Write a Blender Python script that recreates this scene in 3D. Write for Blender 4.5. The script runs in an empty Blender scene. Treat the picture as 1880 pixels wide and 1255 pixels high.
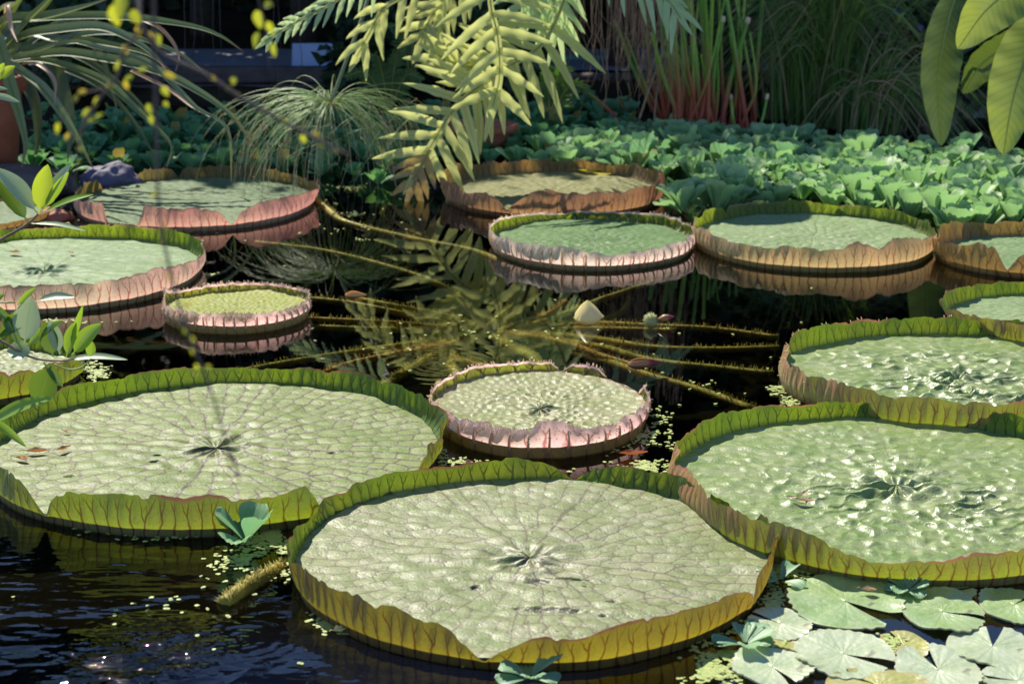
import bpy, math, random
import numpy as np
from mathutils import Vector

random.seed(7)
RNG = np.random.default_rng(11)
SC = bpy.context.scene
COL = SC.collection
R = math.radians

# ------------------------------------------------------------------ camera
CAM_H, PITCH, FPX = 1.7, R(15.3), 3340.0          # focal length in pixels of an 1880 px wide frame
cam_d = bpy.data.cameras.new("camera")
cam = bpy.data.objects.new("camera", cam_d)
COL.objects.link(cam)
cam.location = (0, 0, CAM_H)
cam.rotation_euler = (R(90) - PITCH, 0, 0)
cam_d.sensor_width = 36.0
cam_d.lens = 36.0 * FPX / 1880.0
cam_d.clip_start, cam_d.clip_end = 0.05, 400
cam_d.dof.use_dof = True
cam_d.dof.focus_distance = 5.3
cam_d.dof.aperture_fstop = 5.0
SC.camera = cam

# ------------------------------------------------------------------ light
SUN_EL, SUN_AZ = R(48), R(-27)                     # azimuth clockwise from +Y (away from the camera)
world = bpy.data.worlds.new("World")
SC.world = world
world.use_nodes = True
wn = world.node_tree.nodes
sky = wn.new("ShaderNodeTexSky")
sky.sky_type = 'NISHITA'
sky.sun_disc = False
sky.sun_elevation = SUN_EL
sky.sun_rotation = SUN_AZ
sky.dust_density = 0.2
sky.altitude = 2500
sky.ozone_density = 4.0
world.node_tree.links.new(sky.outputs[0], wn["Background"].inputs[0])
wn["Background"].inputs[1].default_value = 0.135
sun_d = bpy.data.lights.new("sun", 'SUN')
sun_d.energy = 5.0
sun_d.angle = R(0.5)
sun_d.color = (1.0, 0.94, 0.80)
sun = bpy.data.objects.new("sun", sun_d)
COL.objects.link(sun)
SUNV = Vector((math.cos(SUN_EL) * math.sin(SUN_AZ), math.cos(SUN_EL) * math.cos(SUN_AZ), math.sin(SUN_EL)))
sun.rotation_euler = SUNV.to_track_quat('Z', 'Y').to_euler()
sun.location = (-4, 10, 12)
SC.view_settings.view_transform = 'Standard'
SC.view_settings.look = 'None'
SC.view_settings.gamma = 1
SC.view_settings.exposure = 0.74
SC.render.engine = 'CYCLES'
SC.cycles.use_denoising = True
SC.cycles.max_bounces = 8
SC.cycles.transparent_max_bounces = 12
SC.cycles.sample_clamp_indirect = 6.0

# ------------------------------------------------------------------ photo geometry: pixel (1880x1255) -> world
FWD = np.array([0, math.cos(PITCH), -math.sin(PITCH)])
UPV = np.array([0, math.sin(PITCH), math.cos(PITCH)])
RT = np.array([1.0, 0, 0])
CP = np.array([0, 0, CAM_H])


def ray(px, py):
    return RT * ((px - 940) / FPX) + UPV * (-(py - 627.5) / FPX) + FWD


def at(px, py, z=0.0):
    d = ray(px, py)
    return CP + d * ((z - CAM_H) / d[2])


def P(px, py, Y):
    d = ray(px, py)
    return CP + d * (Y / d[1])


# ------------------------------------------------------------------ object helpers
def tag(o, label=None, cat=None, group=None, kind=None):
    if label: o["label"] = label
    if cat: o["category"] = cat
    if group: o["group"] = group
    if kind: o["kind"] = kind
    return o


def empty(name, loc, label=None, cat=None, group=None):
    o = bpy.data.objects.new(name, None)
    o.empty_display_size = 0.05
    o.location = loc
    COL.objects.link(o)
    return tag(o, label, cat, group)


class MB:
    """collects vertices, faces, a colour attribute and uvs; builds ONE mesh object"""
    def __init__(s):
        s.v, s.f, s.c, s.uv, s.n = [], [], [], [], 0

    def add(s, v, faces, col=None, uv=None):
        v = np.asarray(v, dtype=np.float64)
        s.v.append(v)
        for f in (faces if isinstance(faces, list) else [faces]):
            s.f.append(np.asarray(f, dtype=np.int64) + s.n)
        s.c.append(np.zeros((len(v), 3)) if col is None else np.asarray(col, dtype=np.float64))
        s.uv.append(np.zeros((len(v), 2)) if uv is None else np.asarray(uv, dtype=np.float64))
        s.n += len(v)

    def mesh(s, name, mat, origin=(0, 0, 0), smooth=True):
        me = bpy.data.meshes.new(name)
        V = np.concatenate(s.v) - np.asarray(origin, dtype=np.float64)
        C = np.concatenate(s.c); U = np.concatenate(s.uv)
        lt = np.concatenate([np.full(len(f), f.shape[1]) for f in s.f])
        lv = np.concatenate([f.ravel() for f in s.f])
        me.vertices.add(len(V)); me.vertices.foreach_set("co", V.ravel())
        me.loops.add(len(lv)); me.loops.foreach_set("vertex_index", lv.astype(np.int32))
        me.polygons.add(len(lt))
        st = np.zeros(len(lt), dtype=np.int32); st[1:] = np.cumsum(lt)[:-1]
        me.polygons.foreach_set("loop_start", st)
        me.polygons.foreach_set("use_smooth", np.full(len(lt), smooth))
        uvl = me.uv_layers.new(name="UVMap")
        uvl.data.foreach_set("uv", U[lv].ravel())
        at_ = me.attributes.new("Col", 'FLOAT_COLOR', 'POINT')
        at_.data.foreach_set("color", np.concatenate([C, np.ones((len(C), 1))], 1).ravel())
        me.update(calc_edges=True)
        me.validate()
        if mat: me.materials.append(mat)
        return me

    def build(s, name, mat, parent=None, smooth=True, origin=None):
        if origin is None:
            origin = np.array(parent.location) if parent is not None else np.zeros(3)
            if parent is not None and parent.parent is not None:
                origin = origin + np.array(parent.parent.location)
        o = bpy.data.objects.new(name, s.mesh(name, mat, origin, smooth))
        COL.objects.link(o)
        if parent is not None:
            o.parent = parent
        else:
            o.location = origin
        return o


def gridf(nu, nv, wrap=False):
    u = np.arange(nu - 1)[:, None]; nvf = nv if wrap else nv - 1
    v = np.arange(nvf)[None, :]
    v2 = (v + 1) % nv
    a = u * nv + v; b = u * nv + v2; c = (u + 1) * nv + v2; d = (u + 1) * nv + v
    return np.stack([a, b, c, d], -1).reshape(-1, 4)


def norm(a):
    return a / np.maximum(np.linalg.norm(a, axis=-1, keepdims=True), 1e-9)


def spline(pts, n):
    p = np.asarray(pts, dtype=np.float64)
    if len(p) == 2:
        t = np.linspace(0, 1, n)[:, None]
        return p[0] * (1 - t) + p[1] * t
    q = np.concatenate([[2 * p[0] - p[1]], p, [2 * p[-1] - p[-2]]])
    seg = np.linalg.norm(np.diff(p, axis=0), axis=1)
    cum = np.concatenate([[0], np.cumsum(seg)])
    t = np.linspace(0, cum[-1] * (1 - 1e-9), n)
    i = np.clip(np.searchsorted(cum, t, side='right') - 1, 0, len(seg) - 1)
    u = ((t - cum[i]) / np.maximum(seg[i], 1e-9))[:, None]
    p0, p1, p2, p3 = q[i], q[i + 1], q[i + 2], q[i + 3]
    return 0.5 * (2 * p1 + (p2 - p0) * u + (2 * p0 - 5 * p1 + 4 * p2 - p3) * u ** 2 + (3 * p1 - p0 - 3 * p2 + p3) * u ** 3)


def ribbon(mb, path, w, up, cup=0.0, nv=5, rip=None, rnd=0.0, wave=None):
    """leaf blade along a path; w half width per sample, up a normal hint, cup>0 lifts the margins"""
    path = np.asarray(path); n = len(path)
    w = np.broadcast_to(np.asarray(w, dtype=np.float64), (n,))
    T = norm(np.gradient(path, axis=0))
    up = np.broadcast_to(np.asarray(up, dtype=np.float64), (n, 3))
    S = norm(np.cross(T, up)); N = np.cross(S, T)
    s = np.linspace(-1, 1, nv)
    lift = cup * (s ** 2)[None, :] * w[:, None]
    if rip is not None:
        lift = lift + rip[0] * np.cos(s * rip[1] * math.pi)[None, :] * (w / w.max())[:, None]
    if wave is not None:
        lift = lift + wave * w[:, None] * (s[None, :] ** 2) * np.sin(np.arange(n)[:, None] * 1.1 + np.sign(s)[None, :] + rnd * 40)
    v = path[:, None, :] + S[:, None, :] * (w[:, None] * s[None, :])[..., None] + N[:, None, :] * lift[..., None]
    al = np.linspace(0, 1, n)[:, None].repeat(nv, 1)
    col = np.stack([al, np.abs(s)[None, :].repeat(n, 0), np.full((n, nv), rnd)], -1).reshape(-1, 3)
    uv = np.stack([np.linspace(0, 1, nv)[None, :].repeat(n, 0), al], -1).reshape(-1, 2)
    mb.add(v.reshape(-1, 3), gridf(n, nv), col, uv)


def tube(mb, path, r, ns=6, rnd=0.0):
    path = np.asarray(path); n = len(path)
    r = np.broadcast_to(np.asarray(r, dtype=np.float64), (n,))
    T = norm(np.gradient(path, axis=0))
    h = np.array([0.31, 0.52, 0.79]); h2 = np.array([0.9, -0.3, 0.2])
    S = np.cross(T, h); bad = np.linalg.norm(S, axis=1) < 0.2
    S[bad] = np.cross(T[bad], h2)
    S = norm(S); N = np.cross(S, T)
    a = np.linspace(0, 2 * math.pi, ns, endpoint=False)
    v = path[:, None] + (S[:, None] * np.cos(a)[None, :, None] + N[:, None] * np.sin(a)[None, :, None]) * r[:, None, None]
    al = np.linspace(0, 1, n)[:, None].repeat(ns, 1)
    col = np.stack([al, np.zeros((n, ns)), np.full((n, ns), rnd)], -1).reshape(-1, 3)
    V = np.concatenate([v.reshape(-1, 3), path[:1], path[-1:]])
    i = np.arange(ns); j = (i + 1) % ns
    cap = np.concatenate([np.stack([j, i, np.full(ns, n * ns)], 1), np.stack([(n - 1) * ns + i, (n - 1) * ns + j, np.full(ns, n * ns + 1)], 1)])
    col = np.concatenate([col, [[0, 0, rnd]], [[1, 0, rnd]]])
    mb.add(V, [gridf(n, ns, True), cap], col)


def cones(mb, base, d, L, r, rnd=0.0):
    """many 4-sided spines: base (n,3), direction (n,3), length (n,), radius"""
    n = len(base); d = norm(d)
    S = norm(np.cross(d, np.array([0.3, 0.2, 0.93]))); N = np.cross(S, d)
    L = np.broadcast_to(L, (n,))
    v = np.stack([base + S * r, base + N * r, base - S * r, base - N * r, base + d * L[:, None]], 1).reshape(-1, 3)
    k = np.arange(n)[:, None] * 5
    f = np.concatenate([k + np.array([[0, 1, 4]]), k + np.array([[1, 2, 4]]), k + np.array([[2, 3, 4]]), k + np.array([[3, 0, 4]])])
    col = np.tile(np.array([[0, 0, rnd]] * 4 + [[1, 0, rnd]]), (n, 1))
    mb.add(v, f, col)


def lathe(mb, prof, c, ns=32, rnd=0.0):
    prof = np.asarray(prof, dtype=np.float64)
    a = np.linspace(0, 2 * math.pi, ns, endpoint=False)
    v = np.stack([prof[:, 0, None] * np.cos(a), prof[:, 0, None] * np.sin(a), prof[:, 1, None].repeat(ns, 1)], -1)
    col = np.zeros((len(prof) * ns, 3)); col[:, 2] = rnd
    col[:, 0] = np.linspace(0, 1, len(prof)).repeat(ns)
    mb.add(v.reshape(-1, 3) + np.asarray(c), gridf(len(prof), ns, True), col)


def box(mb, c, size, rz=0.0, rx=0.0, rnd=0.0):
    s = np.array([[x, y, z] for x in (-.5, .5) for y in (-.5, .5) for z in (-.5, .5)]) * np.asarray(size)
    cx, sx = math.cos(rx), math.sin(rx)
    s = s @ np.array([[1, 0, 0], [0, cx, sx], [0, -sx, cx]])
    cz, sz = math.cos(rz), math.sin(rz)
    s = s @ np.array([[cz, sz, 0], [-sz, cz, 0], [0, 0, 1]])
    f = np.array([[0, 1, 3, 2], [4, 6, 7, 5], [0, 4, 5, 1], [2, 3, 7, 6], [0, 2, 6, 4], [1, 5, 7, 3]])
    mb.add(s + np.asarray(c), f, np.full((8, 3), rnd))


def pnoise(th, ks, seed):
    r = np.random.default_rng(seed)
    o = np.zeros_like(th)
    for k in ks:
        o += np.cos(k * th + r.uniform(0, 6.28)) * r.uniform(0.6, 1.0)
    return o / max(1, len(ks)) ** 0.5


def vnoise(x, y, seed, k0, k1, n=9):
    r = np.random.default_rng(seed)
    o = np.zeros_like(x)
    for _ in range(n):
        k = r.uniform(k0, k1); a = r.uniform(0, 6.28)
        ph = r.uniform(0, 6.28)
        o += np.sin(k * (x * math.cos(a) + y * math.sin(a)) + ph + 0.8 * np.sin(k * 0.6 * (y * math.cos(a) - x * math.sin(a)) + ph * 2))
    return o / n ** 0.5 * 1.2


# ------------------------------------------------------------------ materials
class NT:
    def __init__(s, name):
        s.m = bpy.data.materials.new(name); s.m.use_nodes = True
        s.t = s.m.node_tree; s.t.nodes.clear()
        s.out = s.t.nodes.new("ShaderNodeOutputMaterial")

    def put(s, sock, v):
        if isinstance(v, bpy.types.NodeSocket): s.t.links.new(v, sock)
        elif isinstance(v, tuple) and len(v) == 3 and sock.type == 'RGBA': sock.default_value = (*v, 1)
        else: sock.default_value = v

    def n(s, typ, ins=None, **props):
        nd = s.t.nodes.new("ShaderNode" + typ)
        for k, v in props.items(): setattr(nd, k, v)
        for k, v in (ins or {}).items(): s.put(nd.inputs[k], v)
        return nd

    def math(s, op, a, b=0.0, c=0.0, clamp=False):
        nd = s.n("Math", {0: a, 1: b, 2: c}, operation=op); nd.use_clamp = clamp
        return nd.outputs[0]

    def mix(s, f, a, b, mode='MIX'):
        nd = s.n("Mix", data_type='RGBA', blend_type=mode)
        s.put(nd.inputs[0], f); s.put(nd.inputs[6], a); s.put(nd.inputs[7], b)
        return nd.outputs[2]

    def ramp(s, f, lo, hi):
        return s.n("MapRange", {0: f, 1: lo, 2: hi, 3: 0.0, 4: 1.0}, clamp=True).outputs[0]

    def noise(s, scale, detail=3.0, co=None, rough=0.5):
        ins = {"Scale": scale, "Detail": detail, "Roughness": rough}
        if co is not None: ins["Vector"] = co
        return s.n("TexNoise", ins).outputs[0]

    def obj(s):
        return s.n("TexCoord").outputs["Object"]

    def attr(s):
        a = s.n("Attribute", attribute_name="Col")
        x = s.n("SeparateColor", {0: a.outputs["Color"]})
        return x.outputs[0], x.outputs[1], x.outputs[2]

    def finish(s, col, rough=0.5, trans=0.0, tcol=None, spec=0.5, bump=None, coat=0.0, sheen=0.0):
        ins = {"Base Color": col, "Roughness": rough, "Specular IOR Level": spec}
        nrm = None
        if bump is not None:
            nrm = s.n("Bump", {"Height": bump[0], "Strength": bump[1], "Distance": bump[2]}).outputs[0]
            ins["Normal"] = nrm
        p = s.n("BsdfPrincipled", ins)
        if coat: p.inputs["Coat Weight"].default_value = coat; p.inputs["Coat Roughness"].default_value = 0.25
        sh = p.outputs[0]
        if trans > 0:
            t = s.n("BsdfTranslucent", {"Color": tcol if tcol is not None else col})
            sh = s.n("MixShader", {0: trans, 1: sh, 2: t.outputs[0]}).outputs[0]
        s.t.links.new(sh, s.out.inputs[0])
        return s.m


def leaf_mat(name, c1, c2, rib=None, tip=None, trans=0.3, tcol=None, rough=0.45, spec=0.5, ribw=0.16, veins=0.0, tipat=0.8, dead=None):
    m = NT(name)
    al, ac, rd = m.attr()
    c = m.mix(rd, c1, c2)
    c = m.mix(m.math('MULTIPLY', m.noise(22.0, 3.0, m.obj()), 0.5), c, m.mix(0.5, c, (c2[0] * 1.5, c2[1] * 1.35, c2[2] * 1.2)))
    if veins:
        w = m.math('SINE', m.math('MULTIPLY', m.math('ADD', al, m.math('MULTIPLY', ac, -0.12)), veins))
        c = m.mix(m.math('MULTIPLY', m.ramp(w, 0.2, 1.0), 0.7), c, (c1[0] * 0.5, c1[1] * 0.55, c1[2] * 0.45))
    if rib is not None:
        c = m.mix(m.ramp(ac, ribw, ribw * 0.4), c, rib)
    if tip is not None:
        c = m.mix(m.ramp(m.math('ADD', al, m.math('MULTIPLY', m.math('SUBTRACT', m.noise(9.0, 2.0, m.obj()), 0.5), 0.3)), tipat, tipat + 0.15), c, tip)
    if dead is not None: c = m.mix(m.math('GREATER_THAN', rd, 0.955), c, dead)
    t = tcol if tcol is not None else m.mix(1.0, c, (1.5, 1.5, 0.7), 'MULTIPLY')
    return m.finish(c, rough, trans, t, spec)


def plain(name, c1, c2, scale=8.0, rough=0.7, bump=0.3, trans=0.0, spec=0.4):
    m = NT(name)
    nz = m.noise(scale, 5.0, m.obj(), 0.6)
    return m.finish(m.mix(m.ramp(nz, 0.3, 0.7), c1, c2), rough, trans, None, spec, (nz, bump, 0.02))


# water: clear surface over a dark bed, with a few ripple centres
def water_mat():
    m = NT("pond_water")
    co = m.n("NewGeometry").outputs["Position"]

    def near(x, y, r):
        d = m.n("VectorMath", {0: co, 1: (x, y, 0)}, operation='DISTANCE').outputs["Value"]
        return d, m.ramp(d, r, r * 0.25)
    big = m.noise(5.5, 2.5, m.n("Mapping", {"Vector": co, "Scale": (0.8, 1.5, 1)}).outputs[0])
    fine = m.noise(16.0, 2.0, m.n("Mapping", {"Vector": co, "Scale": (0.7, 1.4, 1)}).outputs[0])
    _, mk = near(-1.0, 3.45, 1.35)
    h = m.math('MULTIPLY', m.math('ADD', m.math('MULTIPLY', big, 0.017), m.math('MULTIPLY', fine, 0.0012)), m.math('ADD', mk, 0.012))
    for (x, y, rad, k, amp) in ((-0.60, 3.72, 0.20, 190.0, 0.0004), (-1.0, 3.5, 0.3, 130.0, 0.0003), (-0.25, 5.9, 0.35, 120.0, 0.00006)):
        d, f = near(x, y, rad)
        h = m.math('ADD', h, m.math('MULTIPLY', m.math('MULTIPLY', m.math('SINE', m.math('MULTIPLY', d, k)), amp), f))
    _, gm = near(-0.79, 3.64, 0.24)
    h = m.math('ADD', h, m.math('MULTIPLY', gm, m.math('MULTIPLY', m.noise(11.0, 3.0, co), 0.048)))
    nrm = m.n("Bump", {"Height": h, "Strength": 1.0, "Distance": 1.0}).outputs[0]
    fr = m.n("Fresnel", {"IOR": 1.34, "Normal": nrm}).outputs[0]
    tr = m.n("BsdfTransparent", {"Color": (0.72, 0.73, 0.60)})
    gl = m.n("BsdfGlossy", {"Color": (1, 1, 1), "Roughness": 0.022, "Normal": nrm})
    sh = m.n("MixShader", {0: fr, 1: tr.outputs[0], 2: gl.outputs[0]})
    m.t.links.new(sh.outputs[0], m.out.inputs[0])
    return m.m


def disc_mat(name, base, base2, vein, painted_sheen=(0.30, 0.31, 0.20), painted_sheen_amt=0.5, rough=0.42, edge=None, spec=0.45, vw=0.10, vs=0.85):
    """upper face of a giant pad. Col.R vein mask, Col.G radius 0..1, Col.B stain"""
    m = NT(name)
    gp, rad, st = m.attr()
    o = m.obj()
    vn = m.math('MULTIPLY', m.ramp(gp, vw * 1.3, vw * 0.25), vs)
    n1 = m.noise(5.0, 4.0, o); n2 = m.noise(38.0, 3.0, o, 0.65)
    c = m.mix(m.ramp(n1, 0.35, 0.65), base, base2)
    c = m.mix(m.math('MULTIPLY', m.ramp(m.noise(13.0, 6.0, m.n("Mapping", {"Vector": o, "Scale": (0.8, 2.0, 1)}).outputs[0], 0.72), 0.45, 0.62), painted_sheen_amt), c, painted_sheen)  # whitish streaks: sun sheen painted into the blade colour
    c = m.mix(m.math('MULTIPLY', m.ramp(n2, 0.5, 0.75), 0.25), c, base)
    if edge is not None:
        c = m.mix(m.math('MULTIPLY', m.ramp(rad, 0.9, 1.0), 0.6), c, edge)
    c = m.mix(m.math('MULTIPLY', vn, m.ramp(n1, 0.2, 0.5)), c, vein)
    c = m.mix(st, c, (0.055, 0.05, 0.02))
    vo = m.n("TexVoronoi", {"Vector": o, "Scale": 7.0}, feature='F1')
    spot = m.math('LESS_THAN', m.math('ADD', vo.outputs["Distance"], m.math('MULTIPLY', m.noise(60.0, 2.0, o), 0.06)), 0.065)
    c = m.mix(m.math('MULTIPLY', spot, 0.8), c, (0.06, 0.035, 0.02))
    rg = m.math('ADD', m.math('MULTIPLY', n2, 0.18), rough - 0.02)
    bmp = m.math('ADD', n2, m.math('MULTIPLY', m.noise(140.0, 2.0, o), 0.4))
    return m.finish(c, rg, 0.10, m.mix(1.0, c, (1.1, 1.3, 0.4), 'MULTIPLY'), spec, (bmp, 0.5, 0.006))


def rim_mat(name, inside, inside_top, outside, outside_low, vein_in, vein_out, nveins, edge, trans=0.45, tcol=(0.45, 0.50, 0.03), vw=0.085, pat=0.5, ew=0.955, dk=0.0, tin=(0.30, 0.42, 0.02)):
    """upturned rim. UV: u = turns of vein count, v = height. Front of the sheet is the inner face."""
    m = NT(name)
    uv = m.n("TexCoord").outputs["UV"]
    sx = m.n("SeparateXYZ", {0: uv})
    o = m.obj()
    nz = m.noise(7.0, 3.0, o)
    nf = m.noise(45.0, 3.0, o, 0.6)
    v = sx.outputs[1]
    wob = m.math('MULTIPLY', m.math('SUBTRACT', m.noise(9.0, 3.0, o), 0.5), 1.7)
    x0 = m.math('ADD', sx.outputs[0], wob)
    cell = m.math('FLOOR', x0)
    wn_ = m.n("TexWhiteNoise", {"W": cell}, noise_dimensions='1D').outputs["Value"]
    x = m.math('ABSOLUTE', m.math('SUBTRACT', m.math('FRACT', x0), 0.5))
    split = m.math('ADD', 0.22, m.math('MULTIPLY', wn_, 0.35))
    br = m.math('MULTIPLY', m.math('MAXIMUM', m.math('SUBTRACT', v, split), 0.0), 0.62)
    d = m.math('ABSOLUTE', m.math('SUBTRACT', x, br))
    wid = m.math('MULTIPLY', m.math('SUBTRACT', 1.25, v), vw)
    line = m.ramp(m.math('DIVIDE', d, wid), 1.25, 0.35)
    br2 = m.math('ADD', m.math('MULTIPLY', m.math('MAXIMUM', m.math('SUBTRACT', v, m.math('ADD', split, 0.25)), 0.0), -0.55), 0.16)
    line2 = m.ramp(m.math('DIVIDE', m.math('ABSOLUTE', m.math('SUBTRACT', x, br2)), m.math('MULTIPLY', wid, 0.6)), 1.2, 0.3)
    line2 = m.math('MULTIPLY', line2, m.ramp(v, 0.5, 0.62))
    line = m.math('MAXIMUM', line, m.math('MULTIPLY', line2, 0.7))
    line = m.math('MULTIPLY', line, m.ramp(v, 1.02, 0.75))
    vor = m.n("TexVoronoi", {"Vector": m.n("CombineXYZ", {0: m.math('MULTIPLY', x0, 1.6), 1: m.math('MULTIPLY', v, 4.0), 2: 0.0}).outputs[0], "Scale": 1.6}, feature='DISTANCE_TO_EDGE').outputs["Distance"]
    line = m.math('MAXIMUM', line, m.math('MULTIPLY', m.ramp(vor, 0.06, 0.0), 0.38))
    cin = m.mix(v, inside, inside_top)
    cin = m.mix(m.math('MULTIPLY', nz, 0.35), cin, (inside[0] * 1.5, inside[1] * 1.2, inside[2] * 0.9))
    cin = m.mix(m.math('MULTIPLY', line, 0.85), cin, vein_in)
    cout = m.mix(m.ramp(v, 0.15, 0.7), outside_low, outside)
    cout = m.mix(m.math('MULTIPLY', m.ramp(nz, 0.35, 0.65), pat), cout, outside_low)
    cout = m.mix(m.math('MULTIPLY', line, 0.9), cout, vein_out)
    bf = m.n("NewGeometry").outputs["Backfacing"]
    c = m.mix(bf, cin, cout)
    ed = m.ramp(m.math('ADD', v, m.math('ADD', m.math('MULTIPLY', m.math('SUBTRACT', nf, 0.5), 0.15), m.math('MULTIPLY', m.math('SUBTRACT', m.noise(5.0, 3.0, o), 0.5), 0.45))), ew, ew + 0.06)
    c = m.mix(ed, c, edge)
    bf0 = m.n("NewGeometry").outputs["Backfacing"]
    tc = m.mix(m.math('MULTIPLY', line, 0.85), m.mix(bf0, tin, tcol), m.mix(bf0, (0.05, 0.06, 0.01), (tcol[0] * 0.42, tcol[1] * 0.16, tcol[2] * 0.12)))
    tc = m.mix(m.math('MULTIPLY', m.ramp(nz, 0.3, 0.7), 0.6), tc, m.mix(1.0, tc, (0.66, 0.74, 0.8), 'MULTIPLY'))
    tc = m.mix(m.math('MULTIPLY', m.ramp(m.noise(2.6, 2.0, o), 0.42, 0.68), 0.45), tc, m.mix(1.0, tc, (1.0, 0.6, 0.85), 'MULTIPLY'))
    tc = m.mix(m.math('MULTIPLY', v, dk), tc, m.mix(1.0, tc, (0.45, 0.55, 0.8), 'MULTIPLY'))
    tc = m.mix(ed, tc, edge)
    h = m.math('ADD', m.math('MULTIPLY', line, 1.0), m.math('MULTIPLY', nf, 0.35))
    return m.finish(c, 0.5, trans, tc, 0.4, (h, 0.5, 0.004))


M_WATER = water_mat()
M_SOIL = plain("bank_soil", (0.022, 0.017, 0.012), (0.05, 0.038, 0.024), 5.0, 0.9, 0.8)
M_BED = plain("pond_bed_mud", (0.012, 0.009, 0.004), (0.03, 0.022, 0.010), 3.0, 0.9, 0.5)
M_PATH = plain("path_paving", (0.15, 0.16, 0.19), (0.20, 0.21, 0.24), 4.0, 0.85, 0.3)
M_BARK = plain("bark", (0.02, 0.014, 0.010), (0.05, 0.036, 0.024), 14.0, 0.9, 1.0)
M_TERRA = plain("terracotta", (0.26, 0.075, 0.04), (0.36, 0.12, 0.07), 9.0, 0.75, 0.3)
M_STONE = plain("violet_stone", (0.055, 0.05, 0.09), (0.12, 0.105, 0.17), 18.0, 0.7, 0.5)
M_SLATE = plain("brown_stone", (0.05, 0.04, 0.04), (0.11, 0.085, 0.08), 7.0, 0.7, 0.8)
M_TIMBER = plain("weathered_timber", (0.06, 0.045, 0.045), (0.11, 0.085, 0.08), 9.0, 0.8, 0.6)
M_STALK = None


# ------------------------------------------------------------------ ground, water
def pond_level(x, y):
    """height of the ground: below water inside the pond, a low bank outside"""
    d = 12.25 + 0.18 * np.sin(x * 0.9) - 0.5 * np.clip(x - 1.2, 0, 1) - y   # >0 inside (far edge)
    l = x + 2.62 + 0.12 * np.sin(y * 1.7) + 3.0 * np.clip((7.9 - y), 0, 1.5)    # left bank near the pot
    r = 7.5 - x
    n = y - 2.3
    ins = np.minimum(np.minimum(d, l), np.minimum(r, n))
    t = np.clip(ins / 0.5 + 0.35, 0, 1); t = t * t * (3 - 2 * t)
    return 0.10 - 0.85 * t


def ground():
    ax = np.concatenate([[-160, -70, -30, -16], np.linspace(-9, 9, 110), [16, 30, 70, 160]])
    ay = np.concatenate([[-60, -20, -5], np.linspace(0, 18, 110), [24, 40, 80, 180]])
    X, Y = np.meshgrid(ax, ay, indexing='ij')
    Z = pond_level(X, Y) + 0.012 * np.sin(X * 7.1 + Y * 3.0) * np.cos(Y * 6.3)
    mb = MB(); mb.add(np.stack([X, Y, Z], -1).reshape(-1, 3), gridf(len(ax), len(ay))[:, ::-1])
    m = NT("ground_soil_mud_sky_tint")
    z = m.n("SeparateXYZ", {0: m.n("NewGeometry").outputs["Position"]}).outputs[2]
    nz = m.noise(5.0, 5.0, m.obj(), 0.6)
    deep = m.ramp(m.n("VectorMath", {0: m.n("NewGeometry").outputs["Position"], 1: (-0.7, 3.2, -0.75)}, operation='DISTANCE').outputs["Value"], 2.3, 1.2)  # mask for blue sky reflection painted into the bed, front left
    c = m.mix(m.ramp(z, -0.05, 0.04), m.mix(deep, m.mix(nz, (0.003, 0.0025, 0.002), (0.008, 0.007, 0.004)), (0.005, 0.013, 0.085)), m.mix(nz, (0.02, 0.016, 0.011), (0.05, 0.04, 0.026)))
    mat = m.finish(c, 1.0, 0, None, 0.0, (nz, 0.8, 0.03))
    return mb.build("ground", mat)


tag(ground(), "dark soil bank and mud bed of the pond", kind="structure")
mb = MB()
nx = 24
X, Y = np.meshgrid(np.linspace(-9, 8.5, nx), np.linspace(1.8, 13.2, nx), indexing='ij')
mb.add(np.stack([X, Y, np.zeros_like(X)], -1).reshape(-1, 3), gridf(nx, nx)[:, ::-1])
tag(mb.build("water", M_WATER), "dark still pond water with ripples near the bottom", kind="structure")

# shaded path behind the pond, lawn beyond
mb = MB()
X, Y = np.meshgrid(np.linspace(-9, 9, 30), np.linspace(13.1, 14.5, 4), indexing='ij')
mb.add(np.stack([X, Y, 0.135 + 0 * X], -1).reshape(-1, 3), gridf(30, 4)[:, ::-1])
tag(mb.build("path", M_PATH), "shaded grey path behind the pond", kind="structure")

# ------------------------------------------------------------------ giant pads
PADS = {}


def net_field(xy, rr, th, seed, rings, ns):
    r = np.random.default_rng(seed)
    seeds = []
    off = r.uniform(0, 6.28)
    for k in range(len(ns)):
        a, b = rings[k], rings[k + 1]
        t = (np.arange(ns[k]) + 0.5) / ns[k] * 2 * math.pi + off + r.uniform(-0.075, 0.075, ns[k]) * 2 * math.pi / ns[k]
        q = (a + b) / 2 + (r.uniform(-0.3, 0.3, ns[k]) + 0.5 * ((np.arange(ns[k]) % 2) - 0.5)) * (b - a)
        seeds.append(np.stack([q * np.cos(t), q * np.sin(t)], 1))
    S = np.concatenate(seeds).astype(np.float32)
    hts = r.uniform(0.3, 1.0, len(S)).astype(np.float32)
    F1 = np.empty(len(xy), np.float32); F2 = F1.copy(); H = F1.copy()
    for i in range(0, len(xy), 20000):
        q = xy[i:i + 20000].astype(np.float32)
        D = np.sqrt(((q[:, None, :] - S[None]) ** 2).sum(-1))
        p = np.argpartition(D, 1, axis=1)[:, :2]
        d2 = np.take_along_axis(D, p, 1)
        F1[i:i + 20000] = d2.min(1); F2[i:i + 20000] = d2.max(1)
        first = np.take_along_axis(p, d2.argmin(1)[:, None], 1)[:, 0]
        H[i:i + 20000] = hts[first]
    return F1, F2, H, off


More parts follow.
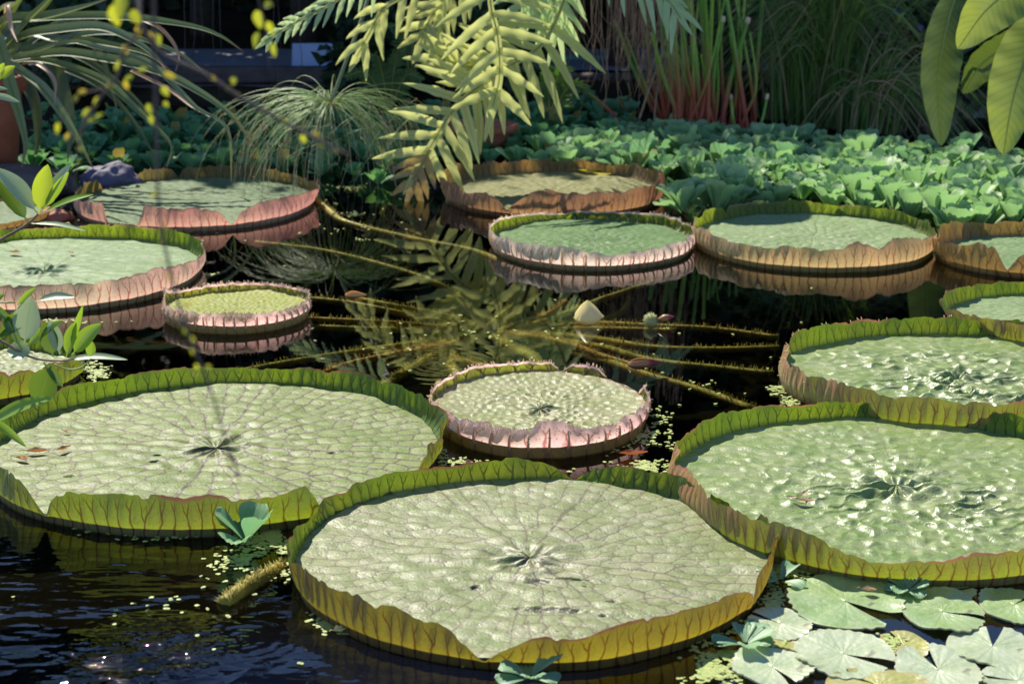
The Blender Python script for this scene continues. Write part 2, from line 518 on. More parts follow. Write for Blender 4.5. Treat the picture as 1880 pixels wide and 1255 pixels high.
def giant_pad(key, xl, xr, yf, yn, H, flare, label, dm, rm, notches=(), tears=(), curl=0.0, lean=0.0, nr=90, nt=420, puff=0.004,
              pucker=0.0, wr=0.0, seed=1, nv=60, spines=0, hvar=0.16, bend=(), stains=(), dish=0.0, ribs=0, vein_w=0.0065, hfun=None, dents=()):
    Yf, Yn = at(940, yf)[1], at(940, yn)[1]
    Yc = (Yf + Yn) / 2
    zc = Yc * math.cos(PITCH) + CAM_H * math.sin(PITCH)
    X0, X1 = (xl - 940) / FPX * zc, (xr - 940) / FPX * zc
    C = np.array([(X0 + X1) / 2, Yc, 0.0]); ax, ay = (X1 - X0) / 2, (Yf - Yn) / 2
    Rm = (ax + ay) / 2
    root = empty("giant_lily_pad", tuple(C), label, "lily pad", "giant water lily pads on the pond")
    th = np.linspace(-math.pi, math.pi, nt, endpoint=False) + 1.2
    out = 1 + 0.010 * pnoise(th, (2, 3, 5), seed) + 0.004 * pnoise(th, (9, 14), seed + 1)
    for (px, py, w, amt) in dents:
        p = at(px, py, 0.02); a = math.atan2((p[1] - C[1]) / ay, (p[0] - C[0]) / ax)
        out = out - amt * np.exp(-(((th - a + math.pi) % (2 * math.pi) - math.pi) / w) ** 2)
    # ---- blade
    ri = np.concatenate([[0.004], np.linspace(0.015, 1, nr - 1)])
    RR, TH = np.meshgrid(ri, th, indexing='ij')
    xs = RR * np.cos(TH) * out[None, :]; ys = RR * np.sin(TH) * out[None, :]
    wx = vnoise(xs * Rm, ys * Rm, seed + 60, 14, 30) * 0.006; wy = vnoise(xs * Rm, ys * Rm, seed + 61, 14, 30) * 0.006
    xy = np.stack([xs * Rm + wx, ys * Rm + wy], -1).reshape(-1, 2)
    nrings = [8, 16, 16, 32, 32, 32, 64, 64, 64, 64]
    F1, F2, Hc, off = net_field(xy, RR, TH, seed + 5, np.linspace(0.02, 1.02, 11) * Rm, nrings)
    gap = (F2 - F1).reshape(RR.shape); Hc = Hc.reshape(RR.shape)
    cs = 0.06 * Rm / 0.6
    pf = np.clip(gap / (cs * 1.0), 0, 1); pf = pf * pf * (3 - 2 * pf)
    lump = vnoise(xs * Rm, ys * Rm * 1.7, seed + 62, 9, 24); lump2 = vnoise(xs * Rm, ys * Rm * 1.6, seed + 63, 35, 80)
    z = 0.024 + puff * pf * (0.4 + 0.8 * Hc) + 0.0020 * lump + 0.0009 * lump2
    fade = 1 - np.clip((RR - 0.82) / 0.18, 0, 1)
    if pucker:
        wgt = np.exp(-(np.hypot(xs - 0.1, ys + 0.15) / 0.55) ** 2)
        n1 = vnoise(xs * Rm + ys * Rm * 0.35, ys * Rm * 1.5, seed + 64, 40, 75)
        rdg = np.clip(1 - np.abs(n1) * 0.9, 0, 1) ** 2
        big = np.clip(vnoise(xs * Rm, ys * Rm, seed + 65, 10, 22) * 0.5 + 0.55, 0, 1)
        z = z + pucker * fade * (wgt * (1.0 * pf * Hc ** 2 + 0.75 * rdg * big) + 0.18 * rdg * big + 0.15 * pf * Hc)
    if wr:
        s8 = pnoise(TH.ravel(), (5, 8, 13), seed + 9).reshape(TH.shape) + 0.5 * lump2
        z = z + wr * np.exp(-((RR - 0.09) / 0.085) ** 2) * np.clip(s8, -1.2, 1.6) - wr * 0.7 * np.exp(-(RR / 0.035) ** 2)
        z = z + wr * 0.4 * np.exp(-(RR / 0.3) ** 2) * lump2
    z = z + dish * RR ** 3
    wr_ = np.hypot(xy[:, 0], xy[:, 1]).reshape(RR.shape); wt_ = np.arctan2(xy[:, 1], xy[:, 0]).reshape(RR.shape)
    rb = np.clip(((wr_ / Rm - 0.02) * 10), 0, 9).astype(int); Nr = np.array(nrings)[rb]
    fr = (wt_ - off) * Nr / (2 * math.pi); di = np.abs(fr - np.round(fr)) * 2 * math.pi * wr_ / Nr
    old = (np.round(fr).astype(int) % np.maximum(Nr // 8, 1)) == 0
    gapv = np.minimum(gap * 1.12, 2 * di * np.where(old, 0.65, 1.0))
    vein = np.clip(gapv / (0.05 * Rm / 0.6), 0, 1)
    # rid = np.abs(((TH - 0.3) / (2 * math.pi) * nrings[0]) % 1 - 0.5)
    stn = np.zeros_like(RR)
    Wx, Wy = C[0] + xs * ax, C[1] + ys * ay
    for (sx_, sy_, rw, rh, rot) in stains:
        p = at(sx_, sy_, 0.025)
        dx, dy = Wx - p[0], Wy - p[1]
        u = dx * math.cos(rot) + dy * math.sin(rot); w_ = -dx * math.sin(rot) + dy * math.cos(rot)
        e = (u / rw) ** 2 + (w_ / rh) ** 2 + 0.4 * np.sin(u * 190) * np.cos(w_ * 230)
        f = np.clip(1.4 - e, 0, 1)
        stn = np.maximum(stn, f); z = z - 0.006 * f
    V = np.stack([Wx, Wy, z], -1).reshape(-1, 3)
    fc = gridf(nr, nt, True)
    mb = MB(); mb.add(V, fc, np.stack([vein, RR, stn], -1).reshape(-1, 3))
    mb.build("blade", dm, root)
    # ---- rim
    nz = 15
    vv = np.linspace(0, 1, nz)
    h = H * (1 + hvar * pnoise(th, (2, 3, 4), seed + 20) + hvar * 0.55 * pnoise(th, (7, 9, 13), seed + 21) + 0.05 * pnoise(th, (21, 33), seed + 22))
    h = np.maximum(h, 0.35 * H) * (1 - 0.20 * np.sin(th))
    if hfun is not None: h = h * hfun(th)
    leanv = lean + 0.17 * pnoise(th, (3, 5, 8), seed + 23)
    def ang(px, py):
        p = at(px, py, 0.02); return math.atan2((p[1] - C[1]) / ay, (p[0] - C[0]) / ax)
    def dth(a): return np.abs((th - a + math.pi) % (2 * math.pi) - math.pi)
    def sth(a): return (th - a + math.pi) % (2 * math.pi) - math.pi
    for (px, py, w, dep) in notches:
        d = dth(ang(px, py))
        h = h * (1 - dep * np.exp(-(d / w) ** 1.35))
        leanv = leanv + 0.25 * np.exp(-(d / (w * 1.6)) ** 2)
    for (pa, pb, lv, sharp) in tears:
        a, b = ang(*pa), ang(*pb)
        mid = math.atan2(math.sin(a) + math.sin(b), math.cos(a) + math.cos(b))
        half = abs((a - mid + math.pi) % (2 * math.pi) - math.pi)
        t = np.clip((dth(mid) - half) / sharp + 0.5, 0, 1)
        jag = 1 + 0.5 * pnoise(th, (47, 61, 83), seed + 31)
        h = h * (lv * jag * (1 - t) + t)
    for (px, py, w, amt) in bend:
        leanv = leanv + amt * np.exp(-(dth(ang(px, py)) / w) ** 2)
    h = h * (1 - 0.10 * np.clip(pnoise(th, (37, 53, 71, 89), seed + 28), 0, 1) ** 2)
    h = np.maximum(h, 0.004)
    wav = 0.010 * pnoise(th, (17, 23, 31), seed + 24) * np.clip(H / 0.08, 0, 1)
    prof_h = np.sin(np.clip(vv, 0, 1) * math.pi / 2 * (0.85 if curl <= 0 else 1.0)) if curl > 0 else vv
    crl = curl * (0.5 - 0.5 * np.sin(th)) ** 0.8 * (1 + 0.35 * pnoise(th, (3, 5, 7), seed + 27))
    scal = np.cos((th - th[0]) * nv) * (0.0022 + 0.0012 * pnoise(th, (5, 8), seed + 26))
    h = h * (1 + 0.012 * np.cos((th - th[0]) * nv))
    rad = np.zeros((nz, nt)); zz = np.zeros((nz, nt))
    rnd_c = min(0.012, H * 0.18)
    for i, v in enumerate(vv):
        o_ = rnd_c * (1 - np.exp(-v * 6)) + (flare + leanv) * h * v + crl * h * v * v + wav * v * v + scal * math.sin(v * 3.0)
        rad[i] = o_; zz[i] = 0.020 + dish + h * (v if curl <= 0 else (math.sin(v * 1.75) / math.sin(1.57)))
    vb = np.concatenate([[-0.18, -0.08], vv])
    rad = np.concatenate([[-0.03 + 0 * th], [-0.004 + 0 * th], rad]); zz = np.concatenate([[-0.014 + 0 * th], [-0.006 + 0 * th], zz])
    bx = out[None, :] * ax + rad * 1.0; by = out[None, :] * ay + rad * 1.0
    VX = C[0] + bx * np.cos(th)[None]; VY = C[1] + by * np.sin(th)[None]
    V = np.stack([VX, VY, zz], -1)
    nzz = len(vb)
    Vs = np.concatenate([V, V[:, :1]], 1)
    uu = np.concatenate([(th - th[0]), [2 * math.pi]]) / (2 * math.pi) * nv
    UV = np.stack([uu[None].repeat(nzz, 0), np.clip(vb, 0, 1)[:, None].repeat(nt + 1, 1)], -1)
    mb = MB(); mb.add(Vs.reshape(-1, 3), gridf(nzz, nt + 1)[:, ::-1], None, UV.reshape(-1, 2))
    mb.build("rim", rm, root)
    # ---- spines on the outside and the lip
    if spines:
        r = np.random.default_rng(seed + 50)
        lip = int(spines * 0.45)
        vi = np.concatenate([r.uniform(0.1, 1, spines - lip), np.full(lip, 1.0)])
        ti = r.integers(0, nt, spines)
        ii = np.clip((vi * (nz - 1)).astype(int) + 2, 2, nzz - 1)
        B = V[ii, ti]
        outd = np.stack([np.cos(th[ti]), np.sin(th[ti]), 0 * th[ti]], -1)
        d = outd + np.array([0, 0, 1.0]) * np.where(vi > 0.99, 1.3, -0.05)[:, None] + r.normal(0, 0.25, (spines, 3))
        keep = h[ti] > 0.25 * H
        mb = MB(); cones(mb, B[keep], d[keep], r.uniform(0.006, 0.013, spines)[keep], 0.0016)
        tag(mb.build("spines", M_SPINE, root), kind="stuff")
    if ribs:
        mb = MB()
        for q in range(ribs):
            j = int((q + 0.5) / ribs * nt)
            p = V[2:int(nzz * 0.85), j] + np.array([math.cos(th[j]), math.sin(th[j]), 0]) * 0.003
            lo = V[0, j] + np.array([math.cos(th[j]), math.sin(th[j]), 0]) * 0.004
            p = np.concatenate([[lo], p])
            tube(mb, p, np.linspace(0.0046, 0.0022, len(p)), 5)
        tag(mb.build("ribs", M_SPINE, root), kind="stuff")
    PADS[key] = (C, ax, ay, h, th)
    return root


M_SPINE = plain("pad_spines", (0.66, 0.44, 0.28), (0.74, 0.56, 0.28), 20.0, 0.5, 0.0, 0.3)

VB = (0.085, 0.045, 0.035)
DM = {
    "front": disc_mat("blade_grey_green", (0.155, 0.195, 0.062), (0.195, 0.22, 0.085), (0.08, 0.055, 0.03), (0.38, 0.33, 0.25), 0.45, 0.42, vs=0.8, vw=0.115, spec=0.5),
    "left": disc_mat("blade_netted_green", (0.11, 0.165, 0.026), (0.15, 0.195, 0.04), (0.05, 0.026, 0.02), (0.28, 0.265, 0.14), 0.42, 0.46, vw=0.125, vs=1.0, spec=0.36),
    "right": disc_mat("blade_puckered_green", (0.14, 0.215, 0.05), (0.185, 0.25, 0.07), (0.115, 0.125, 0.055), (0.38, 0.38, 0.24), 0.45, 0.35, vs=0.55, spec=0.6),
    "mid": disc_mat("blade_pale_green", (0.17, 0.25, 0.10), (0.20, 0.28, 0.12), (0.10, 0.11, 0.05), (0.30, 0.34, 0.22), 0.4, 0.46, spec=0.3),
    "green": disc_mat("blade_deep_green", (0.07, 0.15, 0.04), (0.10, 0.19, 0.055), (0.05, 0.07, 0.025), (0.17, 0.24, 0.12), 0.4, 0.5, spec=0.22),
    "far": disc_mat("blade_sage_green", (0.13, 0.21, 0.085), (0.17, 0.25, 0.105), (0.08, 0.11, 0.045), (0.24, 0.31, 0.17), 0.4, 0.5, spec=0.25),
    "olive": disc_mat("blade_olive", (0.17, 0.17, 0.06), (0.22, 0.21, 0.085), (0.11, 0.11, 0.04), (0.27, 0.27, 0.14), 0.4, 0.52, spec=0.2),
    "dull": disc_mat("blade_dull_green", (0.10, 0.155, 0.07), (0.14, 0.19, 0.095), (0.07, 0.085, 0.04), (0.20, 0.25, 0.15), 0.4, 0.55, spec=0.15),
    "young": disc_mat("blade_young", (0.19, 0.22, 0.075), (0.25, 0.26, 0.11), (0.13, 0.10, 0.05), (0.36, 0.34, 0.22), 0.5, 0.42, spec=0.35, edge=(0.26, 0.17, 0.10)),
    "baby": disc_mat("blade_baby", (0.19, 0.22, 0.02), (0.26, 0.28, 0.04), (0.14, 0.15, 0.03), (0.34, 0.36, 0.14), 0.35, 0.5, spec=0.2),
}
GI, GT = (0.085, 0.17, 0.015), (0.05, 0.115, 0.022)
VI = (0.022, 0.045, 0.012)
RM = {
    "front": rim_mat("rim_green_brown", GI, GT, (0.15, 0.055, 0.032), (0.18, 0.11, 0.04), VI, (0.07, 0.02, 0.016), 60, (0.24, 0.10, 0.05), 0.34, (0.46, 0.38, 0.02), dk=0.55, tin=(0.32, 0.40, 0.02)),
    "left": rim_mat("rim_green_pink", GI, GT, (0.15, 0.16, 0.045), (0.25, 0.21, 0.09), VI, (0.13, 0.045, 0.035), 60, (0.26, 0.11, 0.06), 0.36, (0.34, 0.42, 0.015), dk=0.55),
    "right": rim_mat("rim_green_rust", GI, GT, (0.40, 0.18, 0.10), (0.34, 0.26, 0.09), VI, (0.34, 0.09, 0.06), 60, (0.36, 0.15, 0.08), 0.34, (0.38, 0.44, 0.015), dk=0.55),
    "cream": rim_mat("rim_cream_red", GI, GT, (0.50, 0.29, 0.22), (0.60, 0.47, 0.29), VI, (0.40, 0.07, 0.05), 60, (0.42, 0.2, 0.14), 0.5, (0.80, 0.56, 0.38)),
    "pink": rim_mat("rim_pink", (0.16, 0.18, 0.03), (0.26, 0.19, 0.08), (0.78, 0.46, 0.42), (0.55, 0.40, 0.18), (0.10, 0.08, 0.02), (0.70, 0.48, 0.26), 40, (0.92, 0.58, 0.54), 0.58, (1.0, 0.68, 0.60), pat=0.15, ew=0.72, tin=(0.34, 0.36, 0.04)),
    "blush": rim_mat("rim_blush", (0.06, 0.14, 0.02), (0.08, 0.16, 0.03), (0.70, 0.48, 0.42), (0.50, 0.36, 0.24), VI, (0.52, 0.32, 0.16), 60, (0.76, 0.55, 0.46), 0.55, (1.0, 0.74, 0.62), pat=0.2, ew=0.8),
    "tan": rim_mat("rim_tan", (0.12, 0.17, 0.03), (0.14, 0.18, 0.045), (0.40, 0.23, 0.14), (0.46, 0.33, 0.15), (0.08, 0.09, 0.03), (0.30, 0.14, 0.07), 80, (0.36, 0.21, 0.13), 0.45, (0.66, 0.46, 0.20), pat=0.7),
    "brown": rim_mat("rim_brown", (0.18, 0.13, 0.05), (0.21, 0.13, 0.055), (0.22, 0.11, 0.065), (0.27, 0.15, 0.07), (0.12, 0.06, 0.02), (0.14, 0.05, 0.03), 80, (0.28, 0.14, 0.08), 0.36, (0.50, 0.28, 0.12), pat=0.7, tin=(0.42, 0.26, 0.06)),
    "rust": rim_mat("rim_amber", (0.24, 0.15, 0.05), (0.26, 0.16, 0.06), (0.36, 0.20, 0.06), (0.42, 0.27, 0.10), (0.14, 0.07, 0.02), (0.22, 0.09, 0.03), 80, (0.36, 0.2, 0.1), 0.3, (0.46, 0.28, 0.06), pat=0.7, tin=(0.40, 0.26, 0.05)),
    "rose": rim_mat("rim_rose", (0.17, 0.14, 0.045), (0.20, 0.14, 0.055), (0.46, 0.17, 0.14), (0.56, 0.40, 0.28), (0.12, 0.08, 0.03), (0.52, 0.17, 0.12), 90, (0.40, 0.16, 0.12), 0.45, (0.80, 0.42, 0.30), pat=0.5, tin=(0.34, 0.26, 0.06)),
}

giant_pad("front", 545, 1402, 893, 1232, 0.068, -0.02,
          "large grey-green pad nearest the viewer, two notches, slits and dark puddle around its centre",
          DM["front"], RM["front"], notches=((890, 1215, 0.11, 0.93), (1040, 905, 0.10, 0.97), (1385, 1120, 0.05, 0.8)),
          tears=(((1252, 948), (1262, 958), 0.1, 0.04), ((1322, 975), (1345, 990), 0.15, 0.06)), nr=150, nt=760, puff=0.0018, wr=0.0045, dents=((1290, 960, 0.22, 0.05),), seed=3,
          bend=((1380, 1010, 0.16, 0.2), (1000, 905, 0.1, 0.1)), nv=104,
          stains=((1010, 1118, 0.085, 0.012, -0.12), (1125, 1105, 0.016, 0.012, 0), (1075, 1075, 0.006, 0.006, 0), (875, 1075, 0.012, 0.01, 0), (985, 1065, 0.03, 0.014, -0.2), (1040, 1062, 0.05, 0.006, -0.1), (1108, 1130, 0.008, 0.006, 0)))
giant_pad("right", 1232, 2056, 780, 1080, 0.074, 0.0,
          "wide puckered pad with rust and green rim, right of the front pad",
          DM["right"], RM["right"], notches=((1640, 782, 0.09, 0.97), (1590, 1075, 0.16, 0.42)), nr=150, nt=760, puff=0.0020, pucker=0.013, wr=0.008, dents=((1270, 945, 0.22, 0.035),), bend=((1262, 880, 0.42, -0.5),), seed=14, nv=110, hvar=0.12)
giant_pad("left", -8, 802, 716, 988, 0.072, 0.0,
          "large pad with net of dark veins at left, dry red leaves near its edge",
          DM["left"], RM["left"], notches=((115, 935, 0.06, 0.97), (810, 830, 0.05, 0.6)),
          tears=(((560, 935), (740, 880), 0.12, 0.08),), nr=150, nt=760, puff=0.0022, wr=0.0045, seed=25, nv=112, hvar=0.13, bend=((805, 800, 0.12, 0.5),),
          stains=((285, 845, 0.016, 0.008, 0), (335, 862, 0.009, 0.006, 0), (130, 872, 0.014, 0.008, 0.3), (610, 830, 0.012, 0.008, 0), (290, 835, 0.012, 0.006, 0.2)))
giant_pad("torn", 796, 1186, 700, 842, 0.042, 0.2,
          "small crinkled pad with pink spiny rim, torn open along its far right edge",
          DM["young"], RM["pink"], notches=((820, 745, 0.10, 0.7),), tears=(((1015, 700), (1032, 702), 0.08, 0.10), ((1085, 712), (1160, 735), 0.05, 0.10)),
          curl=-0.55, nr=110, nt=520, puff=0.0022, pucker=0.0075, wr=0.004, seed=36, nv=36, spines=620, hvar=0.10, ribs=36, bend=((1015, 835, 0.12, 0.25),), dish=0.012,
          hfun=lambda t: 1 + 0.75 * np.exp(-(((t + 1.47 + math.pi) % (2 * math.pi) - math.pi) / 0.16) ** 2))
giant_pad("right_mid", 1432, 2080, 626, 800, 0.078, 0.04,
          "crumpled pad with bright green far rim and rust left edge, behind the wide puckered pad",
          DM["right"], RM["right"], notches=((1447, 655, 0.05, 0.75),), nr=120, nt=620, bend=((1445, 700, 0.5, -0.55),), puff=0.0018, pucker=0.017, wr=0.008, seed=47, nv=106, spines=160, hvar=0.15)
giant_pad("right_sage", 1748, 2150, 552, 650, 0.070, 0.10,
          "sage pad with rusty torn left corner, between two larger pads at the right edge",
          DM["mid"], RM["right"], notches=((1752, 585, 0.10, 0.8),), nr=90, nt=420, puff=0.0014, pucker=0.005, seed=58, nv=80, bend=((1750, 600, 0.15, 0.3),))
giant_pad("amber", 1722, 2110, 443, 514, 0.085, 0.15,
          "sage pad with ragged amber rim touching the lettuce bed at the right edge",
          DM["far"], RM["rust"], notches=((1822, 513, 0.10, 0.9),), curl=-0.2, nr=80, nt=380, seed=69, nv=60, hvar=0.25)
giant_pad("tan", 1275, 1708, 402, 501, 0.072, 0.06,
          "round green pad with tan wavy rim in front of the sunlit lettuce bed",
          DM["mid"], RM["tan"], notches=((1372, 412, 0.035, 0.6), (1612, 490, 0.10, 0.35)), nr=100, nt=480, puff=0.0014, pucker=0.006, seed=70, nv=90, curl=-0.3, hvar=0.2)
giant_pad("blush", 902, 1270, 412, 497, 0.056, 0.2,
          "deep green pad with whitish pink spiny rim, left neighbour of the tan-rimmed pad",
          DM["green"], RM["blush"], notches=((960, 465, 0.12, -0.45), (1140, 492, 0.18, 0.25)), nr=90, nt=480, puff=0.0014, pucker=0.004, seed=81, nv=60, curl=-0.5, spines=380, ribs=56)
giant_pad("olive", 816, 1214, 325, 403, 0.090, 0.1,
          "olive pad with tall brown rim and one deep notch beside the fern tip",
          DM["olive"], RM["brown"], notches=((918, 398, 0.11, 0.85),), curl=-0.2, nr=90, nt=420, seed=92, nv=90, hvar=0.2, spines=120)
giant_pad("rose", 146, 574, 335, 426, 0.074, 0.06,
          "dull green pad with rosy ribbed rim below the drooping papyrus",
          DM["dull"], RM["rose"], notches=((432, 418, 0.07, 0.95), (335, 338, 0.03, 0.9), (250, 340, 0.05, 0.7)), tears=(((212, 405), (258, 417), 0.06, 0.05), ((165, 350), (235, 338), 0.15, 0.08)), curl=-0.25, nr=90, nt=420, seed=103, nv=90, hvar=0.12, spines=120)
giant_pad("cream", -205, 368, 446, 579, 0.076, 0.06,
          "green pad with red-veined cream outer rim, behind the small pink-rimmed pad at left",
          DM["far"], RM["cream"], curl=-0.28, nr=100, nt=520, puff=0.0012, wr=0.006, seed=114, nv=104, hvar=0.12, spines=140,
          notches=((372, 500, 0.10, 0.2),))
giant_pad("baby", 306, 566, 547, 614, 0.038, 0.2,
          "smallest pad, yellow-green with curled pink spiny rim, left part of the pond",
          DM["baby"], RM["pink"], notches=(), nr=70, nt=400, puff=0.0025, pucker=0.003, seed=125, nv=44, curl=-0.55, spines=520, hvar=0.08, ribs=44, dish=0.008,
          hfun=lambda t: 1 + 0.9 * np.exp(-(((t - 3.0 + math.pi) % (2 * math.pi) - math.pi) / 0.22) ** 2))
giant_pad("edge", -250, 84, 378, 438, 0.025, 0.2,
          "flat dull pad with low orange rim, behind the upper leafy branch at the left edge",
          DM["dull"], RM["rust"], nr=60, nt=300, seed=136, nv=60)
giant_pad("shade", -270, 142, 652, 752, 0.075, 0.08,
          "grey-green pad with torn pink corner, under the lower leafy branch",
          DM["left"], RM["left"], notches=((125, 735, 0.05, 0.4),), tears=(((90, 655), (152, 690), 0.25, 0.2),), nr=80, nt=380, puff=0.004, seed=147, nv=60)

# ------------------------------------------------------------------ submerged stalks
def stalk_mat():
    m = NT("spiny_stalk")
    nz = m.noise(16.0, 4.0, m.obj(), 0.6)
    al, _, rd = m.attr()
    c = m.mix(m.ramp(nz, 0.35, 0.65), (0.15, 0.15, 0.015), (0.40, 0.34, 0.04))
    c = m.mix(rd, c, (0.46, 0.23, 0.035))
    return m.finish(c, 0.6, 0.15, None, 0.3, (nz, 0.6, 0.005))


M_STALK = stalk_mat()
CROWN = at(880, 606); CROWN[2] = -0.40


def stalk(pts, label, r=0.011, rnd=0.2, spn=1.0, cat="stalk", group="spiny lily stalks under the water", sl_=1.0):
    """pts: (px, py, depth) with depth the z of the stalk there"""
    p = []
    for (px, py, z) in pts:
        # refraction-free surface: the stalk stands where the sight line meets its depth
        p.append(at(px, py, z))
    path = spline(p, 46)
    sl = np.linalg.norm(p[-1] - p[0]); q_ = np.linspace(0, sl * 9, 46)
    path = path + np.stack([0.004 * np.sin(q_ + px), 0.004 * np.cos(q_ * 1.3 + py), 0 * q_], -1)
    path[:, 2] = np.minimum(path[:, 2], p[0][2] + 0.02)
    root = empty("spiny_lily_stalk", tuple(path[0]), label, cat, group)
    mb = MB(); tube(mb, path, np.linspace(r, r * 1.15, 46), 7, rnd)
    mb.build("stem", M_STALK, root)
    L = np.linalg.norm(np.diff(path, axis=0), axis=1).sum()
    n = int(L * 560 * spn)
    g = np.random.default_rng(int(pts[0][0] * 7 + pts[0][1]))
    t = g.uniform(0, 44.99, n); i = t.astype(int); f = (t - i)[:, None]
    B = path[i] * (1 - f) + path[i + 1] * f
    T = norm(path[i + 1] - path[i])
    d = norm(np.cross(T, g.normal(0, 1, (n, 3))))
    mb = MB(); cones(mb, B + d * r * 0.8, d, g.uniform(0.009, 0.022, n) * sl_, 0.0016 * (0.5 + 0.5 * sl_), rnd)
    tag(mb.build("spines", M_STALK, root), kind="stuff")
    return root


D = -0.042
stalk([(572, 362, 0.006), (600, 385, 0.0), (640, 410, -0.012), (760, 440, -0.02), (880, 465, -0.03), (955, 505, -0.06), (972, 540, -0.2), (930, 590, -0.36)],
      "long yellow stalk running from the rosy-rimmed pad, arching down past the centre", 0.015, 0.1, 0.6)
stalk([(470, 445, D), (600, 463, D), (740, 497, -0.05), (820, 530, -0.09), (868, 575, -0.25), (885, 600, -0.38)], "mossy stalk curving down to the crown below the long yellow one", 0.012, 0.05)
stalk([(375, 528, D), (520, 545, D), (640, 556, -0.04), (760, 580, -0.08), (850, 600, -0.3)], "stalk leading under water from the cream-rimmed pad to the crown", 0.011, 0.1)
stalk([(560, 584, D), (700, 592, -0.05), (800, 600, -0.12), (860, 606, -0.3)], "straight stalk from the smallest pad, the upper of its pair", 0.010, 0.35)
stalk([(560, 600, D), (690, 604, -0.06), (800, 608, -0.15), (860, 610, -0.34)], "straight stalk from the smallest pad, the lower of its pair", 0.011, 0.0)
stalk([(430, 684, D), (520, 668, D), (640, 648, -0.05), (760, 632, -0.1), (850, 620, -0.3)], "dark olive stalk rising from the vein-netted pad toward the crown", 0.012, 0.05)
stalk([(590, 688, D), (640, 668, D), (710, 652, -0.04), (790, 640, -0.1), (860, 622, -0.3)], "orange-brown stalk beside the dark olive one at the vein-netted pad", 0.011, 0.75)
stalk([(690, 715, -0.10), (735, 690, -0.12), (790, 655, -0.16), (850, 625, -0.32)], "short thick stalk left of the small torn pad", 0.016, 0.05, 1.4)
stalk([(862, 730, -0.06), (840, 690, -0.12), (825, 655, -0.22), (860, 620, -0.36)], "short thick stalk meeting the torn pad's left shoulder", 0.016, 0.1, 1.4)
stalk([(1000, 705, -0.06), (995, 675, -0.12), (965, 650, -0.22), (905, 620, -0.36)], "short hooked stalk descending behind the torn pad", 0.017, 0.0, 1.6)
stalk([(945, 692, -0.05), (880, 668, -0.10), (830, 655, -0.18), (850, 620, -0.34)], "golden stalk crossing above the torn pad's far rim", 0.011, 0.35)
stalk([(970, 500, -0.05), (972, 540, -0.14), (930, 575, -0.28), (900, 600, -0.38)], "twin stalk under the blush-rimmed pad, the one nearer the fern reflection", 0.016, 0.1, 1.5)
stalk([(985, 530, -0.08), (965, 560, -0.18), (930, 590, -0.32)], "twin stalk under the blush-rimmed pad, the shorter bristly one", 0.015, 0.2, 1.6)
stalk([(1040, 555, -0.06), (1000, 578, -0.16), (930, 602, -0.34)], "rusty young stalk pointing from the crown toward the white bud", 0.010, 0.9)
stalk([(1255, 498, D), (1180, 525, D), (1100, 552, -0.06), (1000, 588, -0.18), (920, 606, -0.36)], "olive stalk leading to the tan-rimmed pad, passing above the white bud", 0.011, 0.1)
stalk([(1140, 515, -0.10), (1155, 545, -0.12), (1135, 578, -0.16), (1060, 596, -0.2), (940, 606, -0.36)], "hooked stalk right of the white bud", 0.012, 0.05)
stalk([(1430, 619, D), (1330, 606, D), (1220, 599, -0.05), (1080, 594, -0.12), (940, 606, -0.36)], "uppermost stalk reaching the crumpled pad at right, under the fuzzy seed head", 0.010, 0.3)
stalk([(1430, 639, D), (1320, 641, D), (1200, 638, -0.05), (1080, 620, -0.12), (930, 610, -0.36)], "middle stalk of those reaching the crumpled pad", 0.011, 0.15)
stalk([(1420, 686, D), (1330, 677, D), (1210, 664, -0.05), (1080, 632, -0.14), (930, 612, -0.36)], "lowest stalk of those reaching the crumpled pad", 0.012, 0.05)
stalk([(1385, 752, D), (1290, 718, D), (1190, 690, D), (1110, 662, -0.06), (1010, 632, -0.2), (920, 612, -0.36)], "thick yellow stalk slanting from the wide puckered pad past the pink bud", 0.014, 0.15)
stalk([(1240, 606, -0.05), (1140, 604, -0.08), (1030, 602, -0.18), (930, 606, -0.36)], "thin stalk leading from the fuzzy seed head to the crown", 0.009, 0.2)
stalk([(1180, 676, D), (1100, 650, -0.05), (1010, 622, -0.16), (920, 610, -0.36)], "reddish flower stalk leading from the pink bud to the crown", 0.010, 0.6)
stalk([(655, 548, D), (740, 565, -0.05), (820, 582, -0.14), (870, 600, -0.34)], "mossy flower stalk behind the orange bud at the centre left", 0.012, 0.05)
# floating cut stalk in the foreground
stalk([(520, 1040, -0.004), (490, 1058, 0.004), (450, 1082, 0.008), (412, 1110, 0.0)], "thick yellow stalk end floating beside the front pad, brown tip", 0.017, 0.15, 4.5, group=None, sl_=0.9)

# crown of the plant on the pond bed
root = empty("lily_crown", tuple(CROWN), "submerged brown crown where all the lily stalks meet", "lily crown")
mb = MB()
g = np.random.default_rng(5)
for i in range(26):
    a = g.uniform(0, 6.28); l = g.uniform(0.05, 0.22)
    p0 = CROWN + g.normal(0, 0.02, 3)
    tube(mb, spline([p0, p0 + [math.cos(a) * l * .5, math.sin(a) * l * .5, 0.08], p0 + [math.cos(a) * l, math.sin(a) * l, g.uniform(0.02, 0.2)]], 8), np.linspace(0.016, 0.004, 8), 5, g.uniform())
mb.build("roots", M_STALK, root)
mb = MB(); lathe(mb, [(0.0, -0.1), (0.09, -0.09), (0.10, -0.02), (0.06, 0.04), (0.0, 0.06)], CROWN, 16)
mb.build("rootstock", M_STALK, root)

